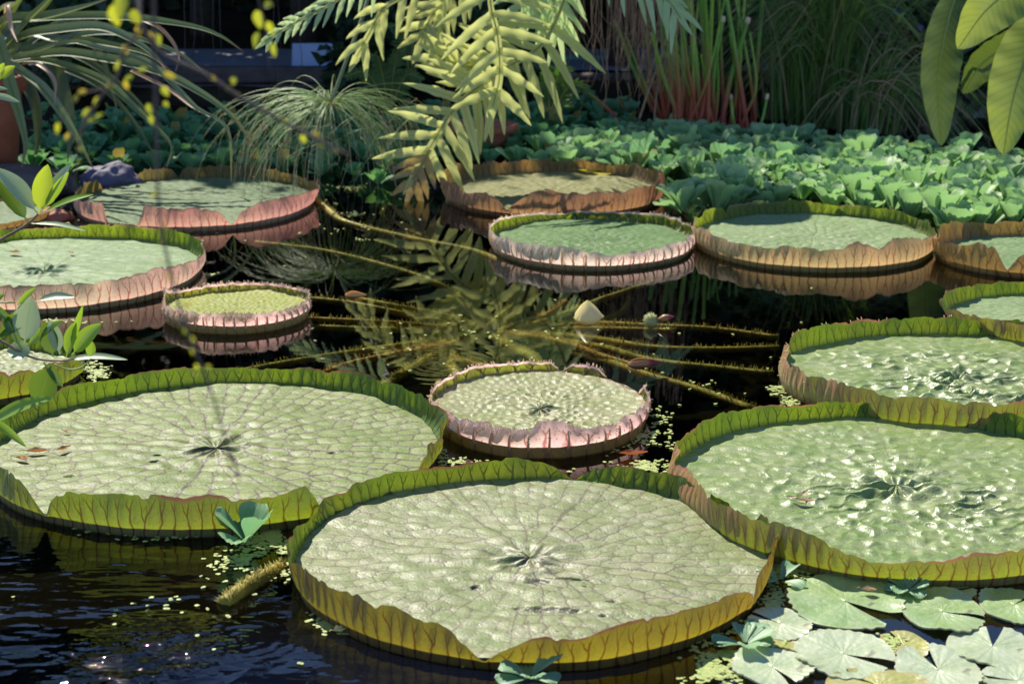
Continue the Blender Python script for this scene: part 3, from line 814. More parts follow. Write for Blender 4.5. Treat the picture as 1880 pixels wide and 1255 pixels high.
# ------------------------------------------------------------------ flower buds
M_BUDW = leaf_mat("white_petal", (0.70, 0.62, 0.26), (0.88, 0.76, 0.42), None, (0.62, 0.6, 0.22), 0.45, (0.95, 0.85, 0.45), rough=0.4)
M_BUDR = leaf_mat("rosy_bud", (0.42, 0.22, 0.06), (0.30, 0.12, 0.09), None, (0.22, 0.03, 0.05), 0.15, rough=0.35, tipat=0.6)
M_BUDO = leaf_mat("orange_bud", (0.60, 0.32, 0.10), (0.66, 0.40, 0.16), None, None, 0.2)
M_FUZZ = leaf_mat("pale_bristle", (0.42, 0.45, 0.16), (0.5, 0.5, 0.25), None, None, 0.3)


def bud(name, base, axis, L, rad, label, cat, mat, petals=6, open_=0.0):
    root = empty(name, tuple(base), label, cat)
    ax_ = norm(np.array(axis, dtype=float)); s1 = norm(np.cross(ax_, [0.2, 0.9, 0.31])); s2 = np.cross(ax_, s1)
    for k in range(petals):
        a = k / petals * 2 * math.pi + (0.5 if k % 2 else 0)
        o = s1 * math.cos(a) + s2 * math.sin(a)
        t = np.linspace(0, 1, 14)
        lay = 0.90 if k % 2 else 1.0
        prof = rad * lay * np.sin(np.clip(t * 0.97 + 0.03, 0, 1) ** 0.72 * math.pi) ** 0.8 * (1 - 0.15 * t)
        path = np.asarray(base) + ax_[None] * (t * L * (0.97 if k % 2 else 1.0))[:, None] + o[None] * (prof + open_ * t * t)[:, None]
        w = prof * 1.15 + 0.0012
        mb = MB(); ribbon(mb, path, w, o, -0.55, 7, rnd=(k * 0.37) % 1)
        mb.build("petal", mat, root)
    return root


b = at(1080, 590); b[2] = -0.015
bud("flower_bud", b, (-0.05, -0.05, 1), 0.098, 0.053, "closed cream-white bud standing out of the water at the centre", "flower bud", M_BUDW)
b = at(1153, 672); b[2] = 0.006
bud("flower_bud", b, (1, -0.12, 0.10), 0.115, 0.019, "tan and red pointed bud lying on the water behind the torn pad", "flower bud", M_BUDR, 5)
b = at(634, 543); b[2] = 0.003
bud("flower_bud", b, (1, -0.1, 0.04), 0.085, 0.015, "orange spent bud afloat right of the cream-rimmed pad", "flower bud", M_BUDO, 5)
c = at(1195, 598); c[2] = 0.018
root = empty("seed_head", tuple(c), "fuzzy pale green seed head with pink tip floating right of the white bud", "seed head")
g = np.random.default_rng(8)
n = 420
d = norm(g.normal(0, 1, (n, 3)))
mb = MB(); cones(mb, c + d * 0.012, d + g.normal(0, 0.2, (n, 3)), g.uniform(0.012, 0.026, n), 0.002, 0.5)
mb.build("bristles", M_FUZZ, root)
mb = MB(); lathe(mb, [(0, -0.02), (0.018, -0.012), (0.021, 0), (0.016, 0.014), (0, 0.02)], c, 12, 0.3)
mb.build("capsule", M_FUZZ, root)
mb = MB()
for k in range(5):
    a = k * 1.256
    p = spline([c + [0.02, 0, 0.005], c + [0.05, 0.012 * math.cos(a), 0.012 + 0.012 * math.sin(a)], c + [0.085, 0.002 * math.cos(a), 0.018]], 9)
    ribbon(mb, p, 0.011 * np.sin(np.linspace(0.15, 3.0, 9)), (0, math.cos(a), math.sin(a)), -0.4, 5, rnd=0.3)
mb.build("petals", M_BUDR, root)

# ------------------------------------------------------------------ water lily pads, lower right
def nym_mat(name, c1, c2, old):
    m = NT(name)
    rad, an, rd = m.attr()
    o = m.obj()
    c = m.mix(m.ramp(m.noise(14.0, 4.0, o), 0.35, 0.65), c1, c2)
    w = m.math('SINE', m.math('MULTIPLY', an, 2 * math.pi * 18))
    c = m.mix(m.math('MULTIPLY', m.ramp(w, 0.8, 1.0), 0.3), c, (c2[0] * 1.25, c2[1] * 1.2, c2[2] * 1.2))
    c = m.mix(m.math('MULTIPLY', m.ramp(rad, 0.93, 1.0), 0.6), c, old)
    sp = m.ramp(m.noise(25.0, 3.0, o), 0.66, 0.72)
    c = m.mix(m.math('MULTIPLY', sp, 0.6), c, (0.10, 0.07, 0.03))
    h = m.math('ADD', m.math('MULTIPLY', w, 0.08), m.noise(60.0, 3.0, o))
    return m.finish(c, 0.40, 0.08, None, 1.0, (h, 0.5, 0.006))


NM = [nym_mat("small_pad_green", (0.18, 0.28, 0.09), (0.27, 0.36, 0.17), (0.40, 0.40, 0.24)),
      nym_mat("small_pad_sage", (0.28, 0.35, 0.19), (0.40, 0.44, 0.29), (0.46, 0.44, 0.30)),
      nym_mat("small_pad_yellow", (0.34, 0.34, 0.06), (0.30, 0.28, 0.10), (0.40, 0.22, 0.05))]


def small_pad(px, py, rx, ry, slit, label, mat, seed, lvl, tilt=(0, 0), slit_w=0.10):
    """px,py centre; rx half width in px, slit direction (radians, world), floating round leaf with one slit"""
    c = at(px, py); z_ = c[1] * math.cos(PITCH) + CAM_H * math.sin(PITCH)
    rw = rx / FPX * z_ * 0.94
    rh = max(0.5 * rw, (at(px, py - ry)[1] - at(px, py + ry)[1]) / 2)
    rh = min(rh, 1.35 * rw)
    nt, nr = 140, 22
    a = np.linspace(slit_w, 2 * math.pi - slit_w, nt)
    rim = 1 + 0.018 * pnoise(a, (3, 5, 7), seed) + 0.026 * np.sin(a * 26 + np.sin(a * 3) * 2) * (np.sin(a * 2 + seed) > -0.4)
    pinch = np.clip(np.minimum(a, 2 * math.pi - a) / 0.35, 0, 1) ** 0.35
    t = np.linspace(0.015, 1, nr)
    T, A = np.meshgrid(t, a, indexing='ij')
    rr = T * (rim * (0.9 + 0.1 * pinch))[None]
    x = rr * np.cos(A + slit) * rw; y = rr * np.sin(A + slit) * rh
    lift = pnoise(a, (2, 3, 4), seed + 3)
    z = 0.0035 + lvl * 0.0025 + 0.002 * T ** 2 + (0.006 * T ** 5) * np.clip(lift, -0.3, 2)[None] + 0.0003 * np.cos(A * 18 + 0.5 * np.sin(A * 5)) * T * (1.2 - T) + 0.0022 * vnoise(x, y, seed, 25, 60) + tilt[0] * x + tilt[1] * y
    z = np.maximum(z, 0.002 + lvl * 0.0015)
    V = np.stack([c[0] + x, c[1] + y, z], -1)
    col = np.stack([T, (A) / (2 * math.pi), np.full_like(T, (seed * 0.37) % 1)], -1).reshape(-1, 3)
    root = empty("water_lily_pad", (c[0], c[1], 0), label, "water lily pad", "small water lily pads by the front pad")
    mb = MB(); mb.add(V.reshape(-1, 3), gridf(nr, nt), col)
    mb.build("blade", mat, root)
    V2 = V.copy(); V2[-1, :, 2] = 0.0; th = V[-1] + 0; lo = th.copy(); lo[:, 2] = np.maximum(-0.002, lo[:, 2] - 0.004)
    mb = MB(); mb.add(np.concatenate([th, lo]), np.array([[i, nt + i, nt + i + 1, i + 1] for i in range(nt - 1)]), np.tile([[1, 0, 0.5]], (2 * nt, 1)))
    mb.build("underside", mat, root)
    return root


small_pad(1552, 1108, 112, 50, -0.75, "large split pad just below the right pad's green rim, a dark gap at its slit", NM[0], 1, 1, slit_w=0.26)
small_pad(1432, 1146, 62, 30, 2.6, "oval pad between the front pad and the large split pad", NM[1], 2, 0)
small_pad(1730, 1125, 80, 40, -0.35, "smooth pad right of the dark gap, its slit opening to the right", NM[0], 3, 1)
small_pad(1548, 1203, 98, 44, -0.55, "broad pale pad with ribbed surface below the large split pad", NM[1], 4, 1, slit_w=0.16)
small_pad(1862, 1113, 66, 38, 0.6, "pad at the right edge just under the big green rim", NM[0], 5, 0)
small_pad(1418, 1228, 80, 36, -1.2, "pale pad by the front pad's lower right, small lettuce at its edge", NM[1], 6, 2)
small_pad(1722, 1232, 82, 46, 1.75, "whitish pad at the bottom with its slit pointing away", NM[1], 7, 1, slit_w=0.2)
small_pad(1822, 1190, 88, 38, 1.25, "grey-green pad with pointed notch at its far side, near the right edge", NM[1], 8, 0, slit_w=0.2)
small_pad(1700, 1088, 96, 26, 0.2, "shaded green pad tucked against the right pad's rim, lettuce seedling on it", NM[0], 9, 0)
small_pad(1612, 1262, 104, 34, 2.2, "yellowing pad cut by the bottom of the picture", NM[2], 10, 0)
small_pad(1868, 1252, 72, 30, 2.9, "pad in the bottom right corner", NM[1], 11, 1)
small_pad(1462, 1180, 50, 20, 0.4, "small speckled pad half hidden beneath the broad pale pad", NM[2], 12, -1)
small_pad(1660, 1185, 48, 26, 2.0, "brown decaying pad sunk in the dark gap", NM[2], 13, -1)

# ------------------------------------------------------------------ water lettuce
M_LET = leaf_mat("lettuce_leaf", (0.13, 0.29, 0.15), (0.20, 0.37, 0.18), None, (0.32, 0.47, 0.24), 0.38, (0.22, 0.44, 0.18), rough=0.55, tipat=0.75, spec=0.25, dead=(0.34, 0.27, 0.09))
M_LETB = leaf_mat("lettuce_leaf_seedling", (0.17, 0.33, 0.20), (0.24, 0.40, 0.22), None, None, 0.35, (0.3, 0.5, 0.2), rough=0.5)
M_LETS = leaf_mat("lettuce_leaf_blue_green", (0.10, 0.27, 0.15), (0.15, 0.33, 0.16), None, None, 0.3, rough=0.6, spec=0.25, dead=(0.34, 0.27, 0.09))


def lettuce_leaf(mb, base, az, elev, L, W, rnd, g):
    t = np.linspace(0, 1, 8)
    dirh = np.array([math.cos(az), math.sin(az), 0]); up = np.array([0, 0, 1.0])
    bend = g.uniform(0.1, 0.5)
    e = elev - bend * t ** 2 * 1.2
    st = np.cumsum(np.stack([np.cos(e), np.sin(e)], 1), 0) * (L / 8)
    path = np.asarray(base) + dirh[None] * st[:, :1] + up[None] * st[:, 1:]
    w = W * (0.16 + 0.84 * np.sin(np.clip(t, 0, 1) * 1.9) ** 1.5); w[-1] *= 0.66
    nrm = up * math.cos(elev) - dirh * math.sin(elev)
    ribbon(mb, path, w, nrm, g.uniform(0.2, 0.6), 11, (0.0030, 5.0), rnd, wave=0.015)


def lettuce_mesh(seed, n, L, mat):
    g = np.random.default_rng(seed); mb = MB()
    for k in range(n):
        f = k / (n - 1)
        az = k * 2.4 + g.normal(0, 0.2)
        lettuce_leaf(mb, (0.006 * math.cos(az), 0.006 * math.sin(az), 0.0), az, 0.80 + 0.65 * f + g.normal(0, 0.2), L * (1.05 - 0.30 * f) * g.uniform(0.85, 1.1), L * 0.32 * g.uniform(0.75, 1.15), g.uniform(), g)
    return mb.mesh("water_lettuce", mat)


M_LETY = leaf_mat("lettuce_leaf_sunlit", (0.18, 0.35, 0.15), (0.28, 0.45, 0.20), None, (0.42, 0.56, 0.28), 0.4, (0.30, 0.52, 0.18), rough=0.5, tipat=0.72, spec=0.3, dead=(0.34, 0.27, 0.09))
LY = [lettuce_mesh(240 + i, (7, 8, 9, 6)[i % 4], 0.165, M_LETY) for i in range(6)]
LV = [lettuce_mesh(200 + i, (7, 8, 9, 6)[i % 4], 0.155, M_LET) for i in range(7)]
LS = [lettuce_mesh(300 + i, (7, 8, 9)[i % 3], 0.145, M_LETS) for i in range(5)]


def inside(poly, x, y):
    c = False; n = len(poly)
    for i in range(n):
        (x1, y1), (x2, y2) = poly[i], poly[i - 1]
        if (y1 > y) != (y2 > y) and x < (x2 - x1) * (y - y1) / (y2 - y1) + x1: c = not c
    return c


def on_pad(x, y, m=0.0):
    for (C, ax, ay, h, th) in PADS.values():
        if ((x - C[0]) / (ax + m)) ** 2 + ((y - C[1]) / (ay + m)) ** 2 < 1: return True
    return False


def fill_bed(poly_px, spacing, meshes, label, group, seed, limit, zs=(0.8, 1.2), near=None):
    poly = [tuple(at(px, py)[:2]) for px, py in poly_px]
    g = random.Random(seed); pts = []
    xs = [p[0] for p in poly]; ys = [p[1] for p in poly]
    for _ in range(40000):
        if len(pts) >= limit: break
        x = g.uniform(min(xs), max(xs)); y = g.uniform(min(ys), max(ys))
        if not inside(poly, x, y) or on_pad(x, y, 0.15): continue
        if any((x - a) ** 2 + (y - b_) ** 2 < spacing ** 2 for a, b_ in pts): continue
        pts.append((x, y))
    for i, (x, y) in enumerate(pts):
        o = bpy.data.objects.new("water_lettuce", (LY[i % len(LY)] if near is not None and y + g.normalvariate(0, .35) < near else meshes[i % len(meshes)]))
        COL.objects.link(o)
        s = g.uniform(*zs)
        o.location = (x, y, 0.004); o.rotation_euler = (g.uniform(-.12, .12), g.uniform(-.12, .12), g.uniform(0, 6.28)); o.scale = (s, s, s * g.uniform(0.85, 1.2))
        tag(o, label, "water lettuce", group)
    return pts


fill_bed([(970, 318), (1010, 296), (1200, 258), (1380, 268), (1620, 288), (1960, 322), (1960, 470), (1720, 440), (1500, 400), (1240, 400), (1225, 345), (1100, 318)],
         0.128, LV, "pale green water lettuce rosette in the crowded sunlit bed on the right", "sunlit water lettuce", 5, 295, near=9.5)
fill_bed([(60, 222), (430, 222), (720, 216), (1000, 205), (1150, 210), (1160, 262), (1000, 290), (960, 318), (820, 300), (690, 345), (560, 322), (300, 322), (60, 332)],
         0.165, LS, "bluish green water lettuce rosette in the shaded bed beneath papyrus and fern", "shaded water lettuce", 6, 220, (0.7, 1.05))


def seedling(px, py, s, n, label, tint, seed):
    c = at(px, py); g = np.random.default_rng(seed)
    root = empty("water_lettuce", (c[0], c[1], 0.004), label, "water lettuce")
    for k in range(n):
        mb = MB(); az = k * 6.28 / n + g.normal(0, 0.2) + seed
        lettuce_leaf(mb, np.array([c[0], c[1], 0.006]), az, g.uniform(0.25, 1.1) if s > 0.08 else g.uniform(0.2, 0.6), s * g.uniform(0.8, 1.1), s * 0.36, g.uniform(), g)
        mb.build("leaf", tint, root)
    return root


seedling(452, 1000, 0.125, 5, "upright green water lettuce between the vein-netted pad and the front pad", M_LET, 1)
seedling(1665, 1090, 0.06, 6, "bluish lettuce seedling resting on the shaded small pad", M_LETB, 2)
seedling(1368, 1188, 0.075, 7, "lettuce seedling with one yellow leaf by the front pad's lower right", M_LETB, 3)
seedling(1432, 1072, 0.065, 4, "bluish lettuce seedling squeezed between the front pad and the right pad", M_LETB, 4)
seedling(972, 1250, 0.08, 6, "lettuce seedling against the front pad's near rim, at the bottom", M_LETB, 5)

# ------------------------------------------------------------------ duckweed
M_DUCK = leaf_mat("duckweed_frond", (0.24, 0.32, 0.07), (0.42, 0.48, 0.18), None, None, 0.15, rough=0.5)
g = np.random.default_rng(77)
spots = []
def patch(px, py, rx, ry, n):
    for _ in range(int(n * 1.15)):
        a = g.uniform(0, 6.28); q = min(1.9, abs(g.normal(0, 0.75)))
        p = at(px + rx * q * math.cos(a), py + ry * q * math.sin(a)); spots.append(p)
for q in ((500, 985, 55, 40, 520), (455, 1030, 65, 22, 240), (520, 1025, 30, 30, 200), (1120, 880, 70, 18, 330), (1190, 840, 40, 25, 260), (1170, 800, 50, 16, 150), (1205, 770, 20, 14, 70), (1050, 890, 45, 12, 150),
          (1450, 1045, 70, 16, 380), (1330, 1195, 50, 34, 420), (1300, 1235, 50, 24, 260), (1420, 1110, 20, 40, 170), (1400, 1180, 40, 20, 180), (1640, 1180, 20, 20, 60), (1500, 1170, 60, 10, 120), (1800, 1250, 20, 10, 40),
          (178, 685, 22, 18, 150), (1432, 712, 24, 14, 110), (1450, 740, 20, 10, 60), (610, 1140, 30, 14, 60), (660, 1160, 36, 10, 50), (200, 975, 60, 8, 50), (330, 985, 120, 7, 110), (440, 985, 50, 8, 70),
          (790, 760, 14, 12, 50), (800, 830, 14, 12, 60), (840, 850, 60, 8, 70), (520, 608, 14, 4, 20), (388, 505, 14, 6, 30), (380, 525, 12, 4, 20), (560, 385, 30, 8, 40), (650, 395, 30, 6, 30), (660, 440, 20, 3, 8), (300, 425, 90, 4, 60), (140, 420, 40, 12, 90),
          (1040, 700, 10, 4, 12), (1255, 940, 14, 22, 70), (1345, 985, 20, 12, 60), (100, 590, 90, 5, 40), (600, 1150, 30, 10, 30), (760, 345, 40, 5, 40), (640, 345, 60, 6, 80), (870, 1215, 40, 6, 30), (1600, 1080, 40, 6, 60), (1180, 860, 60, 20, 150), (900, 620, 420, 70, 60), (300, 1120, 200, 70, 30), (1300, 700, 120, 60, 25), (640, 420, 160, 50, 40)):
    patch(*q)
sa = np.array(spots); keepf = vnoise(sa[:, 0], sa[:, 1], 91, 14, 40) + 0.5 * vnoise(sa[:, 0], sa[:, 1], 92, 60, 110) > -0.55
spots = [p for p, k_ in zip(spots, keepf) if k_ and not on_pad(p[0], p[1], -0.005)]
mb = MB()
n = len(spots); S = np.array(spots)
for lobe in range(2):
    rr = g.uniform(0.0026, 0.0058, n); off = g.uniform(-0.005, 0.005, (n, 2)) * (1 if lobe else 0.4)
    a = np.linspace(0, 2 * math.pi, 7, endpoint=False)[None] + g.uniform(0, 1, (n, 1))
    v = np.stack([S[:, None, 0] + off[:, :1] + rr[:, None] * np.cos(a), S[:, None, 1] + off[:, 1:] + rr[:, None] * np.sin(a) * 1.15, 0.0022 + 0.0012 * lobe + g.uniform(0, 0.0008, (n, 7))], -1)
    f = np.arange(n * 7).reshape(n, 7)
    mb.add(v.reshape(-1, 3), f, np.repeat(np.stack([0 * rr, 1 + 0 * rr, g.uniform(0, 1, n)], -1), 7, 0))
tag(mb.build("duckweed", M_DUCK), "yellow-green duckweed floating in patches round the pads", kind="stuff")

# ------------------------------------------------------------------ fallen leaves and husks
M_DRY = leaf_mat("dry_leaf", (0.42, 0.10, 0.035), (0.34, 0.17, 0.07), (0.2, 0.08, 0.04), None, 0.2, rough=0.5)
M_HUSK = leaf_mat("dry_husk", (0.46, 0.30, 0.20), (0.36, 0.2, 0.14), None, None, 0.1, rough=0.6)
M_YEL = leaf_mat("yellow_leaf", (0.55, 0.48, 0.05), (0.50, 0.40, 0.05), None, None, 0.3)


def dry_leaf(px, py, L, W, rot, z, label, mat=None, curl=0.35, name="fallen_leaf", cat="fallen leaf"):
    c = at(px, py, z)
    t = np.linspace(0, 1, 12)
    d = np.array([math.cos(rot), math.sin(rot), 0])
    path = c[None] + d[None] * ((t - 0.5) * L)[:, None] + np.array([0, 0, 1.0])[None] * (0.004 + curl * L * (t - 0.5) ** 2 * 0.9)[:, None]
    root = empty(name, tuple(c), label, cat, None)
    mb = MB(); ribbon(mb, path, W * np.sin(t ** 0.9 * math.pi * 0.96 + 0.06) + 0.0008, (0.15, 0.1, 1), 0.7, 7, rnd=(px * 0.013) % 1, wave=0.15)
    mb.build("blade", mat or M_DRY, root)
    mb = MB(); tube(mb, spline([path[0], path[0] - d * L * 0.16 + [0, 0, 0.004], path[0] - d * L * 0.3], 6), 0.0009, 5)
    mb.build("leaf_stalk", mat or M_DRY, root)


dry_leaf(68, 832, 0.062, 0.014, 0.1, 0.028, "flat orange-brown leaf on the vein-netted pad's left edge, wider of the pair")
dry_leaf(118, 826, 0.050, 0.008, 0.9, 0.03, "narrow curled orange leaf beside the wider one on the vein-netted pad")
dry_leaf(40, 845, 0.045, 0.010, -0.4, 0.03, "small dark red leaf at the rim of the vein-netted pad")
dry_leaf(122, 795, 0.03, 0.007, -0.6, 0.03, "short brown curled leaf above the orange pair on the vein-netted pad", M_HUSK)
dry_leaf(48, 698, 0.058, 0.008, -0.25, 0.028, "thin rusty leaf on the pad under the lower branch")
dry_leaf(28, 465, 0.055, 0.010, 0.1, 0.03, "red-brown leaf on the cream-rimmed pad")
dry_leaf(132, 466, 0.03, 0.006, -0.6, 0.03, "tiny orange scrap near the far rim of the cream-rimmed pad")
dry_leaf(1163, 836, 0.085, 0.014, 0.12, 0.004, "brown leaf drifting among duckweed right of the torn pad")
dry_leaf(1478, 922, 0.055, 0.009, -0.25, 0.034, "larger brown husk on the wide puckered pad", M_HUSK)
dry_leaf(1478, 908, 0.040, 0.006, 1.0, 0.036, "thin husk scrap leaning on the larger husk", M_HUSK)
dry_leaf(1455, 914, 0.045, 0.003, 0.2, 0.034, "straw-like sliver left of the husks", M_HUSK)
dry_leaf(1088, 316, 0.16, 0.012, 0.2, 0.035, "yellow leaf lying on the olive pad", M_YEL)
dry_leaf(1105, 322, 0.10, 0.010, -0.3, 0.035, "second yellow leaf beneath the first on the olive pad", M_YEL)
dry_leaf(625, 1160, 0.035, 0.012, 0.6, 0.005, "cream curled petal afloat at the front pad's left side", M_BUDW, 0.6, "fallen_petal", "petal")
dry_leaf(1595, 1086, 0.035, 0.010, -0.2, 0.014, "pink dry petal on the shaded small pad", M_HUSK, 0.4, "fallen_petal", "petal")

# ------------------------------------------------------------------ fern
M_FERN = leaf_mat("fern_yellow_green", (0.48, 0.50, 0.17), (0.56, 0.57, 0.24), (0.38, 0.37, 0.11), None, 0.5, (0.74, 0.76, 0.25), 0.5, ribw=0.14)
M_FERN2 = leaf_mat("fern_pale_green", (0.38, 0.50, 0.27), (0.48, 0.58, 0.35), None, None, 0.5, (0.6, 0.75, 0.32), 0.45)
M_FERN3 = leaf_mat("fern_dark_green", (0.05, 0.11, 0.02), (0.08, 0.16, 0.03), None, None, 0.3)
M_FERNB = leaf_mat("fern_browned", (0.40, 0.30, 0.07), (0.36, 0.20, 0.10), None, (0.30, 0.10, 0.12), 0.35, (0.45, 0.3, 0.06))
M_RACH = plain("fern_stalk", (0.22, 0.20, 0.05), (0.30, 0.26, 0.08), 20.0, 0.5, 0.1)
M_ROOT = plain("brown_root", (0.15, 0.10, 0.08), (0.26, 0.18, 0.14), 20.0, 0.9, 0.2, 0.15)


def frond(parent, pts, n, lenf, wid, mat, sides=(1, 1), ang=1.15, start=0.06, seed=0, face=(0, -1, 0.35), droop=0.25, name="frond", tipl=0.6, nu=17):
    """pts (px,py,Y). lenf(t) pinna length in m"""
    g = np.random.default_rng(seed)
    path = spline([P(*p) for p in pts], 60)
    T = norm(np.gradient(path, axis=0))
    mb = MB()
    for k in range(n):
        t = start + (1 - start) * (k + 0.5) / n * 0.97
        i = min(58, int(t * 59))
        for sd in (-1, 1):
            if not sides[0 if sd < 0 else 1]: continue
            L = lenf(t) * g.uniform(0.88, 1.1)
            if L < 0.02: continue
            f = norm(np.array(face) + g.normal(0, 0.12, 3))
            S = norm(np.cross(T[i], f)) * sd
            a = ang * (1 - 0.25 * t) + g.normal(0, 0.07)
            d = T[i] * math.cos(a) + S * math.sin(a) + f * g.normal(0.05, 0.12)
            u = np.linspace(0, 1, nu)
            crv = T[i] * 0.16 * g.uniform(0.4, 1.4)
            p = path[i][None] + (d[None] * u[:, None] + crv[None] * (u ** 2)[:, None] * 0.6 + np.array([0, 0, -1.0])[None] * (droop * g.uniform(0.5, 1.3) * u ** 2)[:, None]) * L
            sc = 1 + 0.07 * np.sin(u * L / 0.012 + g.uniform(0, 6))
            w = wid * (0.92 + 0.16 * np.sin(u * 2.8)) * np.clip((1 - u) * 1.9, 0, 1) ** 0.65 * sc + 0.0006
            ribbon(mb, p, w, f, 0.25, 5, None, g.uniform(), wave=0.22)
    # terminal lobe
    u = np.linspace(0, 1, nu)
    e = norm(T[-1])
    p = path[-1][None] + e[None] * (u * lenf(0.9) * tipl)[:, None]
    ribbon(mb, p, wid * 1.1 * np.clip(1 - u, 0, 1) ** 0.6 + 0.0006, face, 0.2, 5, None, 0.5)
    # narrow wing along the stalk joining the lobes
    ribbon(mb, path[3:], np.linspace(wid * 0.25, wid * 0.9, 57), face, 0.1, 3, None, 0.4)
    o = mb.build(name, mat, parent)
    mb = MB(); tube(mb, path + norm(np.array(face)) * 0.004, np.linspace(0.006, 0.0022, 60), 6)
    mb.build("frond_stalk", M_RACH, o)
    return o


FX = P(1090, -220, 9.6)
fern = empty("hanging_fern", tuple(FX), "big yellow-green fern hanging over the pond, tip touching the water", "fern")
prof = lambda t: 0.30 * np.sin(np.clip(t * 0.86 + 0.14, 0, 1) * math.pi * 0.93) ** 0.7
frond(fern, [(1000, -200, 9.4), (905, -80, 9.15), (900, 0, 9.05), (914, 70, 9.0), (917, 141, 8.95), (905, 195, 8.93)], 12, lambda t: 0.40 * (1.1 - 0.55 * t), 0.022, M_FERN, ang=1.42, seed=1, tipl=0.75, droop=0.02, face=(0, -0.9, 0.45))
frond(fern, [(1085, -150, 9.5), (1010, 60, 9.35), (927, 127, 9.15), (896, 147, 9.1), (856, 178, 9.05), (826, 211, 9.0), (799, 255, 8.95), (772, 302, 8.9)], 14, lambda t: 0.39 * (1.08 - 0.36 * t), 0.022, M_FERN, ang=1.38, start=0.34, seed=2, droop=0.03, face=(0.1, -0.9, 0.45))
frond(fern, [(960, 215, 9.3), (895, 165, 9.25), (850, 130, 9.2), (805, 102, 9.2)], 6, lambda t: 0.28 * (1.05 - 0.4 * t), 0.023, M_FERN, ang=0.55, start=0.3, seed=8, droop=0.1, face=(0, -0.9, 0.45))
frond(fern, [(1010, -190, 9.7), (900, -70, 9.6), (830, -15, 9.5), (790, 35, 9.45), (770, 85, 9.4)], 11, lambda t: 0.26 * (1.05 - 0.45 * t), 0.020, M_FERN, ang=1.15, start=0.3, seed=17, droop=0.08, face=(0, -0.9, 0.45))
frond(fern, [(1040, -180, 9.7), (985, -90, 9.6), (965, -20, 9.5), (960, 40, 9.45)], 8, lambda t: 0.26 * (1.05 - 0.45 * t), 0.019, M_FERN2, ang=1.1, start=0.3, seed=18, droop=0.08, face=(0, -0.9, 0.45))
frond(fern, [(790, 275, 8.92), (766, 318, 8.88), (756, 345, 8.86)], 3, lambda t: 0.17 * (1.1 - 0.45 * t), 0.019, M_FERNB, ang=1.0, seed=3, droop=0.15, tipl=0.9)
frond(fern, [(905, -120, 9.5), (800, -35, 9.45), (745, -8, 9.4), (705, 15, 9.35), (682, 55, 9.3), (655, 105, 9.3)], 7, lambda t: 0.22 * (1.05 - 0.40 * t), 0.019, M_FERN, ang=0.95, start=0.2, seed=4, droop=0.35)
frond(fern, [(1000, -120, 9.6), (1005, -60, 9.55), (1015, 0, 9.5), (1026, 60, 9.5)], 9, lambda t: 0.26 * (1.05 - 0.45 * t), 0.017, M_FERN2, ang=0.9, start=0.2, seed=5, droop=0.4, tipl=1.1)
frond(fern, [(1080, -130, 9.3), (1125, -65, 9.25), (1180, -30, 9.2), (1225, 0, 9.15), (1250, 35, 9.1)], 7, lambda t: 0.19 * (1.05 - 0.4 * t), 0.015, M_FERN2, ang=0.9, start=0.25, seed=6, droop=0.5, tipl=0.8)
frond(fern, [(760, -110, 9.3), (680, -40, 9.25), (600, 12, 9.2), (530, 48, 9.15), (480, 82, 9.1)], 11, lambda t: 0.17 * (1.05 - 0.75 * t), 0.012, M_FERN2, ang=0.8, start=0.25, seed=9, droop=0.3)
g = np.random.default_rng(21)
mb = MB()
for k in range(120):
    x = g.uniform(985, 1275) if k % 3 else g.uniform(1110, 1230)
    Y = 9.65 + g.uniform(0, 0.35); L = g.uniform(60, 215) * (1.0 if 1080 < x < 1240 else 0.6)
    j = g.normal(0, 14, 4)
    tube(mb, spline([P(x, -140, Y), P(x + j[0], L * 0.3, Y), P(x + j[0] + j[1], L * 0.7, Y), P(x + j[0] + j[1] + j[2], L, Y)], 12), np.linspace(0.0032, 0.0012, 12), 4, g.uniform())
mb.build("hanging_roots", M_ROOT, fern)
mb = MB(); lathe(mb, [(0.0, -0.16), (0.16, -0.12), (0.27, 0.0), (0.30, 0.16), (0.26, 0.16), (0.0, 0.10)], FX + [0, 0.2, 0.05], 24)
mb.build("root_ball", M_BARK, fern)


def small_fern(pxc, pyc, Y, label, seed, nfr, spread, mat=M_FERN3, L=0.11):
    b = P(pxc, pyc, Y); b[2] = max(0.1, b[2] - 0.25)
    root = empty("shade_fern", tuple(b), label, "fern", "small ferns in the shade")
    g = np.random.default_rng(seed)
    for k in range(nfr):
        dx = spread[k % len(spread)]
        frond(root, [(pxc, pyc + 30, Y), (pxc + dx[0] * 0.5, pyc + dx[1] * 0.75 - 12, Y - 0.05), (pxc + dx[0], pyc + dx[1], Y - 0.12)], 15, lambda t: L * (1.05 - 0.8 * t), 0.009, mat, ang=1.2, start=0.2, seed=seed * 10 + k, nu=7, droop=0.15)


small_fern(715, 175, 11.2, "small dark fern behind the fern's left fronds, finely divided", 3, 4, [(-80, -35), (-40, -70), (25, -80), (60, -30)])
small_fern(755, 120, 11.6, "taller dark fern beside the trunk, half hidden by the hanging fern", 4, 3, [(-40, -70), (10, -90), (50, -60)], L=0.13)
small_fern(1010, 190, 10.8, "grey-green fern peeping out right of the hanging fern", 5, 3, [(70, -25), (40, -60), (-10, -50)], L=0.12)

